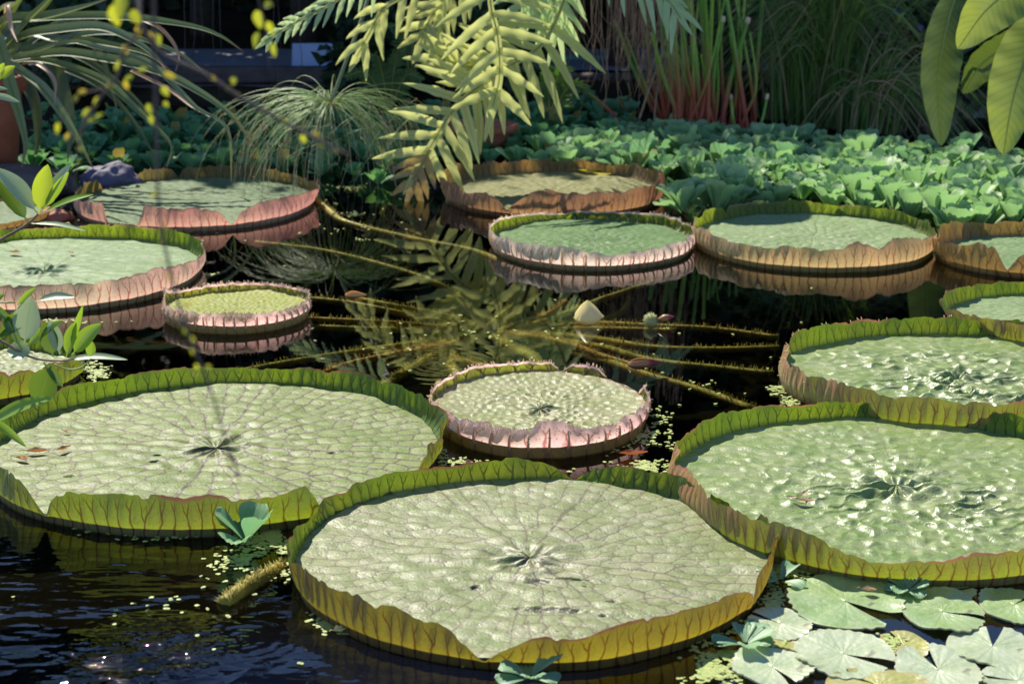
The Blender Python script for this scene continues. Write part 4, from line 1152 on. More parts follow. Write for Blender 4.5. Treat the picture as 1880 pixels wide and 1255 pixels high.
# ------------------------------------------------------------------ papyrus umbel
M_PAP = leaf_mat("papyrus_thread", (0.26, 0.44, 0.18), (0.50, 0.56, 0.30), None, (0.60, 0.52, 0.34), 0.25, rough=0.5, tipat=0.62)
M_PSTEM = plain("papyrus_stem", (0.13, 0.17, 0.08), (0.19, 0.23, 0.12), 20.0, 0.5, 0.1)
M_SPIK = plain("papyrus_spikelet", (0.36, 0.17, 0.08), (0.46, 0.26, 0.13), 20.0, 0.8, 0.1)
hub = P(607, 190, 9.25)
pap = empty("papyrus", tuple(hub), "drooping papyrus head of green threads above the rosy-rimmed pad", "papyrus")
mb = MB(); tube(mb, spline([hub, P(640, 100, 9.35), P(672, 10, 9.5), P(700, -120, 9.8), P(690, -300, 10.2)], 30), np.linspace(0.009, 0.013, 30), 8)
mb.build("stem", M_PSTEM, pap)
g = np.random.default_rng(31)
mb, mk = MB(), MB()
for k in range(190):
    a = g.uniform(0, 2 * math.pi); L = g.uniform(0.40, 0.92)
    d = np.array([math.cos(a), math.sin(a) * 0.75, 0])
    if d[0] > 0.5: L *= 0.8
    up = g.uniform(-0.35, 0.6)
    u = np.linspace(0, 1, 14)
    e = up - (up + 1.4) * np.clip(u * g.uniform(0.7, 1.3), 0, 1) ** g.uniform(0.8, 1.5)
    st = np.cumsum(np.stack([np.cos(e), np.sin(e)], 1), 0) * (L / 14)
    p = hub[None] + d[None] * st[:, :1] + np.array([0, 0, 1.0])[None] * st[:, 1:] + np.array([0, 0, 0.0])
    tube(mb, p, np.linspace(0.0017, 0.0009, 14), 3, g.uniform())
    if k % 3 == 0:
        q = p[g.integers(8, 12)]
        for _ in range(2):
            dd = norm(g.normal(0, 1, 3) + [0, 0, -1.2]); tube(mb, spline([q, q + dd * 0.08, q + dd * 0.17 + [0, 0, -0.03]], 6), 0.0009, 3, g.uniform())
        lathe(mk, [(0, -0.009), (0.006, -0.003), (0.007, 0.003), (0, 0.009)], q, 6, g.uniform())
mb.build("threads", M_PAP, pap); tag(mk.build("spikelets", M_SPIK, pap), kind="stuff")
mb = MB()
for k in range(6):
    a = k * 1.05; d = np.array([math.cos(a), math.sin(a), 0])
    ribbon(mb, spline([hub, hub + d * 0.03 + [0, 0, 0.004], hub + d * 0.06 + [0, 0, -0.03]], 8), 0.006 * np.linspace(1, 0.1, 8), (0, 0, 1), 0.2, 3, rnd=0.4)
mb.build("bracts", M_SPIK, pap)

# ------------------------------------------------------------------ strap-leaved plant in its pot, upper left
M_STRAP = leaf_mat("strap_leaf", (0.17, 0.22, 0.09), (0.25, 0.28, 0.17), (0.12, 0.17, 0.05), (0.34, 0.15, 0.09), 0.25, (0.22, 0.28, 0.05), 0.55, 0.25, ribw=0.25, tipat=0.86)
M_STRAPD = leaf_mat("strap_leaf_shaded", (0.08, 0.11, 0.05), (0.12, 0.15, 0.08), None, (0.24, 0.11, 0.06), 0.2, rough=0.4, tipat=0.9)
M_STRAPB = leaf_mat("strap_leaf_dry", (0.42, 0.23, 0.15), (0.46, 0.30, 0.22), None, None, 0.25)
pot_c = np.array([-2.70, 9.40, 0.1])
base = pot_c + [0.06, 0.0, 0.50]
tag(root := empty("terracotta_pot", tuple(pot_c)), "tall terracotta pot at the left edge holding the strap-leaved plant", "pot")
mb = MB(); lathe(mb, [(0.0, 0.0), (0.12, 0.0), (0.17, 0.40), (0.165, 0.44), (0.12, 0.43), (0.0, 0.41)], pot_c, 36)
mb.build("body", M_TERRA, root)
mb = MB(); lathe(mb, [(0.166, 0.37), (0.195, 0.375), (0.20, 0.45), (0.175, 0.455), (0.168, 0.44)], pot_c, 36)
mb.build("lip", M_TERRA, root)
strap = empty("strap_leaf_plant", tuple(base), "arching plant with long grey-green strap leaves in the tall terracotta pot", "plant")
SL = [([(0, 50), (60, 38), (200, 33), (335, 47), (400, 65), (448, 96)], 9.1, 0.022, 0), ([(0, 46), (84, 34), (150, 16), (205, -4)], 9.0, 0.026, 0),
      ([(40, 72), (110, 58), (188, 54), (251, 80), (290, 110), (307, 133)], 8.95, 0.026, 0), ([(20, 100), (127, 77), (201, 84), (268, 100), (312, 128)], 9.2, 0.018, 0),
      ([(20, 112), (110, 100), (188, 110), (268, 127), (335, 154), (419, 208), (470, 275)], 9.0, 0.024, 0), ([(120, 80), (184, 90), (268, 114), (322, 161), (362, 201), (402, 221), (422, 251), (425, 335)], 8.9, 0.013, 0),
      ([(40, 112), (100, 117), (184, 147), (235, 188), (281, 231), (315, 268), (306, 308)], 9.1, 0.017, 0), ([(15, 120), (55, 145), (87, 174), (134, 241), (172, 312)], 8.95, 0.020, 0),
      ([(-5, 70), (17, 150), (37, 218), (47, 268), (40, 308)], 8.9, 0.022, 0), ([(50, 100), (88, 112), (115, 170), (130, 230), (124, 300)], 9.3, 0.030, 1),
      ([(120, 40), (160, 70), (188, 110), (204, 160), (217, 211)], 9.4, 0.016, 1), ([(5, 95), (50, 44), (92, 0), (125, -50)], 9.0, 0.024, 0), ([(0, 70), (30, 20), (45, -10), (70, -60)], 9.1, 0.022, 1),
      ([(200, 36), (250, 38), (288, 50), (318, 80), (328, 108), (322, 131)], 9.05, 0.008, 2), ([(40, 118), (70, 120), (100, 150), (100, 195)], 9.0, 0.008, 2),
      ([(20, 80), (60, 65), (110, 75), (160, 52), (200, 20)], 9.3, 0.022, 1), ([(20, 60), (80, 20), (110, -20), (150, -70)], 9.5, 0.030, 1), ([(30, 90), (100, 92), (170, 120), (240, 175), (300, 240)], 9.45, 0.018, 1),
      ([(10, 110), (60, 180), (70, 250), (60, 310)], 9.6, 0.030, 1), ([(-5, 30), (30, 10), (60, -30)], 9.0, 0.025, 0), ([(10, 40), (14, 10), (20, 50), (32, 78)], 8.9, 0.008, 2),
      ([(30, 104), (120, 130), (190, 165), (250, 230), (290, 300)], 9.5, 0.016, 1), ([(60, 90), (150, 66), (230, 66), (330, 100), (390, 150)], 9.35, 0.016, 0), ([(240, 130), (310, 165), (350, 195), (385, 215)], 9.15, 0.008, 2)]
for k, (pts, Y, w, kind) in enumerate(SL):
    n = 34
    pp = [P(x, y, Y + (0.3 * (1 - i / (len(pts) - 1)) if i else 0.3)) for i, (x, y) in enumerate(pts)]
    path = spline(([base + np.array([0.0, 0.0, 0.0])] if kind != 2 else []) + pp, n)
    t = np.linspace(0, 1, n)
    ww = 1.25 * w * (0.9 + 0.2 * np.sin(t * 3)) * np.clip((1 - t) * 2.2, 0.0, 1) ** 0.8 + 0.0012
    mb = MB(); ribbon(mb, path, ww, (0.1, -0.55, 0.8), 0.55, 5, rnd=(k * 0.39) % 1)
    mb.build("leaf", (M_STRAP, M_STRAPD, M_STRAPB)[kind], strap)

# terracotta bowl behind the fern
bc = P(880, 284, 10.3); bc[2] = 0.0
bowl = empty("terracotta_bowl", tuple(bc), "wide reddish terracotta bowl partly hidden behind the fern", "bowl")
mb = MB(); lathe(mb, [(0, 0.0), (0.13, 0.0), (0.19, 0.15), (0.175, 0.15), (0.0, 0.06)], bc, 40); mb.build("body", M_TERRA, bowl)
mb = MB(); lathe(mb, [(0.185, 0.125), (0.215, 0.13), (0.22, 0.165), (0.19, 0.168), (0.176, 0.152)], bc, 40); mb.build("lip", M_TERRA, bowl)


# ------------------------------------------------------------------ stones
def rock(c, sx, sy, sz, mat, label, seed, name="rock"):
    g = np.random.default_rng(seed)
    nu, nv = 36, 56
    u = np.linspace(0.02, math.pi - 0.02, nu); v = np.linspace(0, 2 * math.pi, nv, endpoint=False)
    U, V = np.meshgrid(u, v, indexing='ij')
    d = np.stack([np.sin(U) * np.cos(V), np.sin(U) * np.sin(V), np.cos(U)], -1)
    r = np.ones_like(U)
    for _ in range(9):
        nrm = norm(g.normal(0, 1, 3)); q = d @ nrm
        r = np.minimum(r, g.uniform(0.72, 0.95) / np.maximum(q, 0.05))
    for _ in range(14):
        k = g.normal(0, 7, 3); r = r + 0.018 * np.sin(d @ k + g.uniform(0, 6))
    p = d * r[..., None] * np.array([sx, sy, sz]) + np.asarray(c)
    mb = MB(); mb.add(p.reshape(-1, 3), gridf(nu, nv, True)[:, ::-1])
    o = mb.build(name, mat, None, True, np.asarray(c, float))
    return tag(o, label, "rock")


c = at(196, 346); rock((c[0], c[1] + 0.05, 0.02), 0.17, 0.13, 0.11, M_STONE, "violet-grey rock at the torn far edge of the rosy-rimmed pad", 4)
c = P(35, 312, 9.0); rock((c[0] - 0.1, c[1] + 0.1, 0.03), 0.36, 0.22, 0.10, M_SLATE, "flat brown rock in front of the tall terracotta pot", 9)
c = P(80, 410, 8.2); rock((c[0], c[1] + 0.2, -0.01), 0.10, 0.08, 0.06, M_TERRA, "reddish stone shard among leaves at the left edge", 12)

# ------------------------------------------------------------------ leafy branches, left foreground
M_GLOSS = leaf_mat("glossy_leaf", (0.13, 0.26, 0.03), (0.20, 0.34, 0.05), (0.30, 0.40, 0.14), None, 0.38, (0.36, 0.52, 0.03), 0.25, ribw=0.10)
M_GLOSSY = leaf_mat("glossy_leaf_yellow", (0.28, 0.36, 0.03), (0.34, 0.42, 0.05), (0.36, 0.42, 0.12), None, 0.45, (0.5, 0.6, 0.03), 0.3, ribw=0.10)
M_GLOSSW = leaf_mat("glossy_leaf_pale_underside", (0.30, 0.38, 0.22), (0.37, 0.44, 0.28), (0.30, 0.36, 0.2), None, 0.25, (0.4, 0.5, 0.2), 0.35, ribw=0.10)
M_GLOSSD = leaf_mat("glossy_leaf_dark", (0.05, 0.13, 0.02), (0.08, 0.17, 0.03), (0.16, 0.24, 0.08), None, 0.3, (0.2, 0.3, 0.02), 0.25, ribw=0.10)
M_TWIG = plain("twig_bark", (0.16, 0.10, 0.07), (0.26, 0.18, 0.12), 24.0, 0.8, 0.3)
M_TWIGG = plain("green_twig", (0.24, 0.32, 0.06), (0.34, 0.40, 0.12), 24.0, 0.6, 0.1)


def twig_leaf(root, bpx, tpx, Y, wpx, mat, nhint=(0, -0.6, 0.8), sag=0.0, dy=0.0, cup=0.3, rnd=0.5):
    a, b_ = P(bpx[0], bpx[1], Y), P(tpx[0], tpx[1], Y + dy)
    z_ = Y * math.cos(PITCH) + 0.3
    L = np.linalg.norm(b_ - a); w = wpx / FPX * z_
    mid = (a + b_) / 2 + np.array([0, 0, 1.0]) * sag * L
    path = spline([a, mid, b_], 20)
    t = np.linspace(0, 1, 20)
    pet = 0.12
    u = np.clip((t - pet) / (1 - pet), 0, 1)
    ww = w * np.sin(u ** 0.85 * math.pi) ** 0.75 + 0.0016 * (t < 0.3) + 0.0006
    mb = MB(); ribbon(mb, path, ww, nhint, cup, 9, rnd=rnd)
    mb.build("leaf", mat, root)


Y1 = 4.3
br = empty("leafy_branch", tuple(P(-60, 470, Y1)), "leafy branch with one bright yellow-green upright leaf, upper of two at the left edge", "branch", "glossy leafy branches")
mb = MB(); tube(mb, spline([P(-240, 560, Y1 + .1), P(-60, 470, Y1), P(10, 435, Y1), P(52, 410, Y1), P(70, 393, Y1)], 24), np.linspace(0.007, 0.0028, 24), 8); mb.build("stem", M_TWIG, br)
for q in (((70, 393), (-10, 308), 20, M_GLOSSW, (0.3, -0.5, 0.8)), ((52, 408), (-12, 325), 16, M_GLOSSD, (0.5, -0.8, 0.3)), ((72, 392), (88, 302), 18, M_GLOSSY, (0, -1, 0.1)), ((76, 390), (131, 300), 15, M_GLOSSW, (-0.6, -0.6, 0.5)),
          ((76, 392), (172, 357), 10, M_GLOSS, (0, -0.4, 1)), ((55, 410), (158, 424), 7, M_GLOSSW, (0, -0.3, 1)), ((80, 385), (126, 315), 9, M_GLOSS, (0.7, -0.7, 0.2))):
    twig_leaf(br, q[0], q[1], Y1, q[2], q[3], q[4], 0.04, rnd=(q[1][0] * 0.17) % 1)
br = empty("leafy_branch", tuple(P(-60, 640, Y1)), "leafy branch with pale and green glossy leaves, lower of two at the left edge", "branch", "glossy leafy branches")
mb = MB(); tube(mb, spline([P(-240, 560, Y1 + .1), P(-60, 608, Y1), P(0, 625, Y1), P(40, 648, Y1), P(75, 660, Y1), P(120, 662, Y1), P(140, 655, Y1)], 30), np.linspace(0.007, 0.002, 30), 8); mb.build("stem", M_TWIG, br)
mb = MB(); tube(mb, spline([P(40, 645, Y1), P(15, 590, Y1), P(-20, 560, Y1)], 12), 0.002, 6); tube(mb, spline([P(-60, 608, Y1), P(-30, 560, Y1 - .05), P(28, 555, Y1 - .05)], 12), 0.002, 6)
tube(mb, spline([P(100, 668, Y1), P(125, 678, Y1), P(150, 674, Y1), P(165, 660, Y1)], 12), 0.002, 6); mb.build("twig", M_TWIGG, br)
for q in (((45, 632), (58, 545), 25, M_GLOSSW, (0, -1, 0.2)), ((48, 636), (116, 588), 10, M_GLOSS, (0.2, -0.6, 0.7)), ((66, 552), (137, 545), 10, M_GLOSSW, (0, -0.5, 0.9)), ((32, 560), (66, 528), 5, M_GLOSS, (0.2, -0.8, 0.3)),
          ((98, 655), (80, 590), 16, M_GLOSSD, (0.2, -0.9, 0.3)), ((110, 650), (90, 588), 13, M_GLOSSW, (0.5, -0.8, 0.2)), ((122, 655), (140, 590), 13, M_GLOSS, (-0.3, -0.8, 0.4)), ((132, 652), (187, 594), 16, M_GLOSS, (0.2, -0.7, 0.7)),
          ((115, 662), (234, 660), 9, M_GLOSSW, (0, -0.35, 0.9)), ((130, 640), (152, 560), 6, M_GLOSS, (0.5, -0.8, 0)), ((165, 655), (170, 627), 9, M_GLOSS, (0, -1, 0.1)), ((60, 648), (12, 645), 20, M_GLOSSW, (0, -0.7, 0.7)),
          ((95, 668), (70, 745), 26, M_GLOSSD, (0.3, -0.5, 0.8)), ((80, 665), (115, 710), 8, M_GLOSSD, (0.3, -0.8, 0.4)), ((-10, 620), (40, 600), 8, M_GLOSSD, (0, -0.8, 0.5)), ((-20, 560), (8, 540), 8, M_GLOSS, (0, -0.8, 0.5)), ((0, 625), (30, 570), 9, M_GLOSSD, (0.4, -0.8, 0.3)),
          ((40, 640), (-5, 560), 10, M_GLOSSD, (0.3, -0.8, 0.4))):
    twig_leaf(br, q[0], q[1], Y1, q[2], q[3], q[4], 0.05, rnd=(q[1][0] * 0.17) % 1)
for (b0, t0, w0) in (((-40, 790), (102, 728), 14), ((-40, 760), (48, 820), 8)):
    twig_leaf(br, b0, t0, Y1 - 0.1, w0, M_GLOSS, (0, -0.6, 0.8), 0.06)
mb = MB(); tube(mb, spline([P(-40, 775, Y1 - .1), P(-90, 700, Y1), P(-120, 600, Y1 + .05)], 14), 0.003, 6); mb.build("side_twig", M_TWIG, br)
br = empty("leafy_branch", tuple(P(-50, 170, 4.6)), "tuft of three small leaves at the left edge in front of the pot", "branch", "glossy leafy branches")
mb = MB(); tube(mb, spline([P(-160, 260, 4.7), P(-60, 170, 4.6), P(-20, 150, 4.6), P(0, 146, 4.6)], 14), np.linspace(0.005, 0.002, 14), 6); mb.build("stem", M_TWIG, br)
for q in (((0, 146), (28, 122), 9, M_GLOSSY), ((-5, 148), (8, 116), 8, M_GLOSSY), ((-25, 175), (36, 188), 6, M_GLOSSW), ((-25, 165), (14, 164), 4, M_GLOSSW)):
    twig_leaf(br, q[0], q[1], 4.6, q[2], q[3], (0.1, -0.8, 0.5), 0.05)

# ------------------------------------------------------------------ hanging vine and budding twig, close to the viewer
M_VINE = plain("vine_stem", (0.08, 0.06, 0.05), (0.16, 0.11, 0.09), 30.0, 0.8, 0.1)
M_VLEAF = leaf_mat("vine_leaf", (0.30, 0.36, 0.04), (0.40, 0.40, 0.06), None, None, 0.5, (0.52, 0.54, 0.03), 0.5)
M_VBLOS = leaf_mat("vine_blossom", (0.58, 0.44, 0.03), (0.66, 0.50, 0.10), None, None, 0.4, (0.7, 0.5, 0.03), 0.5)


def small_leaf(mb, c, d, L, w, rnd, up=(0.2, -0.9, 0.4)):
    c = np.asarray(c); d = norm(np.asarray(d, float))
    t = np.linspace(0, 1, 9)
    p = c[None] + d[None] * (t * L)[:, None] + np.array([0, 0, -1.0])[None] * (0.25 * L * t ** 2)[:, None]
    ribbon(mb, p, w * np.sin(t ** 0.8 * math.pi * 0.97 + 0.05) + 0.0005, up, 0.3, 5, rnd=rnd)


Yv = 1.9
vine = empty("hanging_vine", tuple(P(285, -60, Yv)), "thin dangling vine with tiny yellow leaves hanging before the left pads", "vine")
vp = spline([P(262, -420, Yv), P(280, -60, Yv), P(286, 200, Yv), P(292, 380, Yv), P(318, 520, Yv), P(350, 625, Yv), P(378, 690, Yv), P(410, 790, Yv), P(440, 880, Yv)], 90)
mb = MB(); tube(mb, vp, np.linspace(0.0027, 0.0012, 90), 6); mb.build("stem", M_VINE, vine)
g = np.random.default_rng(41)
def vleaf(parent, px, py, Y, L, w, dirx, dirz, mat, rnd=0.5):
    mb = MB(); small_leaf(mb, P(px, py, Y), (dirx, g.normal(0, 0.3), dirz), L * 0.62 * Y / 3.1, w * 0.46 * Y / 3.1, rnd, (g.normal(0, .3), -0.9, 0.4)); mb.build("leaf", mat, parent)
for (px, py, L, w, dx, dz, k) in ((290, 355, .022, .008, -.6, -.2, 0), (303, 408, .012, .005, .2, -.6, 1), (292, 445, .010, .005, .6, .1, 1), (298, 478, .010, .004, -.8, 0, 1), (310, 503, .014, .006, 0.2, -.9, 1),
                               (338, 560, .020, .007, .9, .1, 1), (335, 606, .018, .007, .7, -.3, 0), (348, 618, .018, .007, .6, -.4, 0), (354, 640, .014, .006, -.1, -1, 0), (360, 668, .016, .006, .2, -1, 0), (378, 672, .014, .006, .8, -.1, 0), (357, 686, .012, .006, .7, -.1, 1),
                               (415, 812, .010, .004, -.9, -.2, 0), (440, 880, .012, .004, -.6, -.6, 0), (446, 905, .012, .004, .4, -.7, 0), (428, 850, .008, .003, .6, -.4, 0)):
    vleaf(vine, px, py, Yv, L, w, dx, dz, (M_VLEAF, M_VBLOS)[k], g.uniform())
Yw = 2.3
tw = empty("budding_twig", tuple(P(230, -120, Yw)), "drooping twig with yellow-green leaves and buds crossing the strap-leaved plant", "twig")
t1 = spline([P(215, -330, Yw), P(240, -120, Yw), P(250, 0, Yw), P(268, 60, Yw), P(300, 100, Yw), P(380, 138, Yw), P(440, 178, Yw), P(500, 212, Yw), P(570, 250, Yw), P(640, 285, Yw)], 70)
t2 = spline([P(240, -120, Yw), P(258, 40, Yw - .1), P(230, 90, Yw - .1), P(215, 140, Yw - .1), P(180, 185, Yw - .1), P(150, 240, Yw - .1), P(140, 300, Yw - .1), P(136, 350, Yw - .1)], 60)
mb = MB(); tube(mb, t1, np.linspace(0.0042, 0.0020, 70), 6); tube(mb, t2, np.linspace(0.003, 0.0014, 60), 6); mb.build("stem", M_VINE, tw)
LF = [(205, 10, .05, .026, .2, -.8, 0), (228, -10, .06, .028, -.2, -.9, 0), (240, 20, .04, .02, .6, -.6, 0), (252, 48, .022, .010, .2, -1, 1), (268, 62, .022, .010, .8, -.3, 1), (285, 62, .028, .013, .4, -.9, 0), (226, 84, .022, .010, .3, -.8, 1), (255, 68, .016, .008, -.7, -.4, 1),
      (222, 112, .026, .008, -.6, -.7, 0), (228, 150, .020, .008, .4, -.9, 1), (245, 140, .030, .010, -.8, -.3, 0), (270, 128, .026, .009, -.9, 0, 0), (300, 136, .034, .010, .9, -.1, 1), (296, 160, .026, .014, .6, -.7, 0), (272, 190, .026, .014, .3, -.9, 0), (276, 212, .020, .009, .2, -1, 0), (300, 188, .016, .009, .8, -.5, 0),
      (385, 140, .022, .008, .7, -.3, 1), (428, 142, .018, .011, .1, -1, 0), (412, 160, .024, .008, .9, -.4, 0), (432, 172, .014, .006, .8, -.4, 1), (505, 215, .018, .006, .8, -.2, 0), (520, 220, .012, .007, .8, -.4, 1), (550, 250, .024, .012, .5, -.5, 0), (574, 244, .020, .009, .8, -.2, 1), (585, 262, .020, .008, .8, -.5, 0), (610, 272, .02, .006, .9, -.4, 1),
      (160, 170, .026, .009, -.9, .2, 1), (145, 178, .024, .010, -.8, -.5, 0), (180, 178, .030, .008, -.4, -.9, 0), (165, 200, .026, .008, -.7, -.5, 0), (155, 225, .030, .008, .8, .3, 0), (175, 218, .030, .008, .6, .5, 0), (150, 245, .026, .007, -.5, -.9, 0), (108, 225, .028, .009, -.3, -.9, 0), (128, 245, .02, .007, -.6, -.6, 1), (140, 270, .018, .008, .7, -.3, 0), (142, 290, .016, .005, .2, -.9, 0), (195, 160, .022, .009, .9, .3, 0),
      (470, 20, .040, .020, .2, -.8, 0), (490, 40, .032, .014, .5, -.9, 0), (475, 60, .036, .014, -.3, -.9, 0), (500, 80, .03, .010, .2, -1, 0), (485, 10, .03, .013, .8, .2, 0)]
for (px, py, L, w, dx, dz, k) in LF:
    vleaf(tw, px, py, (Yw if px > 240 else Yw - .1), L, w, dx, dz, (M_VLEAF, M_VBLOS)[k], g.uniform())
mb = MB(); tube(mb, spline([P(420, -300, Yw), P(460, -60, Yw), P(480, 20, Yw), P(490, 80, Yw), P(495, 130, Yw)], 30), np.linspace(0.0024, 0.0008, 30), 6); mb.build("side_shoot", M_VINE, tw)
mb = MB(); tube(mb, spline([P(215, 140, Yw - .1), P(180, 165, Yw - .1), P(145, 175, Yw - .1), P(108, 225, Yw - .1)], 20), 0.0010, 6); mb.build("side_shoot", M_VINE, tw)

# ------------------------------------------------------------------ reed clump, grass clump, flowers, broad leaves at right
M_REED = leaf_mat("reed_stem", (0.11, 0.20, 0.03), (0.18, 0.27, 0.05), None, None, 0.15, rough=0.45)
m = NT("reed_stem_red_base")
al, ac, rd = m.attr()
c = m.mix(m.ramp(m.math('ADD', al, m.math('MULTIPLY', rd, 0.12)), 0.36, 0.62), (0.42, 0.085, 0.045), m.mix(rd, (0.14, 0.32, 0.04), (0.36, 0.52, 0.09)))
c = m.mix(m.math('MULTIPLY', m.ramp(m.noise(18.0, 4.0, m.obj()), 0.5, 0.7), 0.4), c, (0.26, 0.16, 0.08))
M_REED = m.finish(c, 0.45, 0.15, None, 0.4)
M_REEDCUT = plain("reed_cut_end", (0.6, 0.42, 0.28), (0.7, 0.5, 0.36), 20.0, 0.7, 0.1)
rb = P(1265, 245, 10.9); rb[2] = 0.0
reed = empty("reed_clump", tuple(rb), "clump of thick green reed stems with red-brown bases behind the lettuce bed", "reeds")
g = np.random.default_rng(51)
ST = [((1215, 235), (1165, 130), (1130, 40), -1, .018), ((1245, 245), (1235, 120), (1210, -60), 0, .020), ((1250, 240), (1255, 100), (1245, -80), 0, .022), ((1268, 235), (1275, 110), (1262, -80), 0, .024), ((1285, 240), (1280, 120), (1262, 0), 0, .018),
      ((1290, 230), (1292, 110), (1284, -60), 0, .022), ((1300, 225), (1300, 100), (1290, -80), 0, .018), ((1312, 238), (1310, 140), (1327, 38), 1, .020), ((1325, 230), (1340, 150), (1372, 40), 1, .024), ((1340, 225), (1352, 160), (1340, 60), 0, .015), ((1370, 230), (1352, 110), (1325, -60), 0, .022),
      ((1380, 235), (1390, 120), (1405, -60), 0, .020), ((1260, 250), (1225, 160), (1195, 60), 0, .018), ((1275, 250), (1300, 150), (1310, -60), 0, .018), ((1240, 248), (1262, 140), (1290, -40), 0, .016), ((1225, 240), (1210, 140), (1190, -40), 0, .020), ((1230, 245), (1222, 130), (1205, -60), 0, .018),
      ((1330, 228), (1325, 120), (1318, -70), 0, .016), ((1255, 255), (1268, 160), (1240, 70), 0, .014), ((1295, 240), (1270, 180), (1245, 100), 0, .012), ((1165, 250), (1190, 170), (1238, 40), 2, .010), ((1200, 240), (1210, 150), (1240, 55), 2, .010), ((1135, 222), (1080, 170), (1000, 115), 0, .016),
      ((1348, 240), (1345, 215), (1342, 180), 1, .016), ((1395, 238), (1402, 210), (1408, 180), 1, .014), ((1270, 252), (1262, 180), (1258, 100), 0, .016), ((1310, 245), (1318, 170), (1316, 80), 0, .014), ((1288, 250), (1294, 160), (1300, 40), 0, .016)]
M_REEDDRY = plain("reed_dry", (0.30, 0.19, 0.11), (0.40, 0.27, 0.17), 20.0, 0.7, 0.2, 0.1)
g2 = random.Random(5)
for q in list(ST[:22]):
    dx = g2.uniform(-45, 45)
    if q[3] == 0: ST.append(tuple((x + dx * f + g2.uniform(-8, 8), y) for (x, y), f in zip(q[:3], (0.55, 0.8, 1.0))) + (0, q[4] * g2.uniform(0.5, 0.8)))
for k, (a, b_, c_, cut, r) in enumerate(ST):
    r *= 0.8
    Y = 10.75 + g.uniform(-0.2, 0.3)
    p0 = P(*a, Y); p0b = p0.copy(); p0b[2] = -0.05
    path = spline([p0b, p0, P(*b_, Y + g.uniform(-.05, .1)), P(*c_, Y + g.uniform(-.1, .15))], 26)
    mb = MB(); tube(mb, path, np.linspace(r * 1.0, r * 0.72, 26), 8, g.uniform())
    o = mb.build("stem", M_REEDDRY if cut == 2 else M_REED, reed)
    if cut == 1:
        e = path[-1]; d = norm(path[-1] - path[-2])
        mb = MB(); tube(mb, np.stack([e - d * 0.012, e, e + d * 0.018, e + d * 0.026]), np.array([r * .8, r * .95, r * .85, r * .5]), 8); mb.build("cut_end", M_REEDCUT, o)

M_GRASS = leaf_mat("grass_blade", (0.05, 0.12, 0.02), (0.12, 0.20, 0.04), None, (0.16, 0.13, 0.05), 0.3, rough=0.5)
def grass_clump(pxb, pyb, Y, n, label, seed, sp, hpx, dry=0.1, flop=0.3, dirx=0.0):
    b_ = P(pxb, pyb, Y); b_[2] = 0.02
    root = empty("grass_clump", tuple(b_), label, "grass clump", "dark grass clumps")
    g = np.random.default_rng(seed); mb, md = MB(), MB()
    for k in range(n):
        r = abs(g.normal(0, 1)) * sp; a = g.uniform(0, 6.28)
        p0 = b_ + np.array([r * math.cos(a) * 0.8, r * math.sin(a) * 0.4, 0])
        H = hpx * g.uniform(0.6, 1.25)
        lx = g.normal(dirx, 0.22) + (p0[0] - b_[0]) * 0.7; ly = g.normal(-0.05, 0.2)
        fl = g.uniform(0, flop)
        p = spline([p0, p0 + [lx * H * 0.25, ly * H * .25, H * 0.5], p0 + [lx * H * 0.6 + fl * np.sign(lx) * H * .3, ly * H * .6, H * (0.95 - fl * 0.6)], p0 + [lx * H + fl * np.sign(lx) * H * .9, ly * H, H * (1.05 - fl * 1.7)]], 12)
        ribbon(md if g.uniform() < dry else mb, p, np.linspace(0.0055, 0.0008, 12) * g.uniform(0.6, 1.2), (g.normal(0, .6), -1, 0.3), 0.3, 3, rnd=g.uniform())
    mb.build("blades", M_GRASS, root); md.build("dry_blades", M_REEDDRY, root)
grass_clump(1510, 245, 11.2, 600, "tall clump of fine dark grass right of the reeds", 1, 0.16, 1.15, 0.06, 0.5)
grass_clump(1590, 262, 10.9, 260, "low sprawling grass tuft leaning toward the broad leaves", 2, 0.14, 0.55, 0.2, 0.9, 0.35)
grass_clump(1440, 235, 11.5, 160, "thin grass tuft close behind the reeds' right side", 3, 0.12, 0.7, 0.1, 0.7)

M_DKL = leaf_mat("shrub_leaf", (0.022, 0.055, 0.024), (0.04, 0.085, 0.035), None, None, 0.2, rough=0.45)
M_BLUE = leaf_mat("violet_flower", (0.14, 0.10, 0.62), (0.24, 0.16, 0.72), None, None, 0.3)
M_MAG = leaf_mat("purple_flower", (0.26, 0.03, 0.30), (0.34, 0.06, 0.36), None, None, 0.3)
sh = P(1640, 240, 11.6); sh[2] = 0.1
fl = empty("flowering_shrub", tuple(sh), "dark leafy shrub with small violet flowers behind the broad leaves", "shrub")
g = np.random.default_rng(61); mb, mt = MB(), MB()
for k in range(16):
    x = g.uniform(1590, 1720); tube(mt, spline([sh + [g.normal(0, .05), 0, 0], P(x * .5 + 820, 160, 11.6), P(x, g.uniform(-60, 80), 11.6 + g.normal(0, .15))], 12), 0.004, 5)
for k in range(420):
    c = P(g.uniform(1560, 1740), g.uniform(-80, 235), 11.6 + g.normal(0, .18))
    small_leaf(mb, c, g.normal(0, 1, 3), g.uniform(0.06, 0.12), g.uniform(0.02, 0.04), g.uniform())
mb.build("foliage", M_DKL, fl); mt.build("stems", M_BARK, fl)
for (px, py, mt_) in ((1638, 122, M_BLUE), (1646, 128, M_BLUE), (1640, 141, M_BLUE), (1671, 162, M_BLUE), (1644, 20, M_BLUE), (1656, 24, M_BLUE), (1748, 12, M_MAG), (1690, 50, M_BLUE), (1626, 142, M_BLUE)):
    mb = MB(); c = P(px, py, 11.25)
    for q in range(5):
        a = q * 1.256; small_leaf(mb, c, (math.cos(a), -0.3, math.sin(a)), 0.022, 0.011, g.uniform())
    mb.build("flower", mt_, fl)

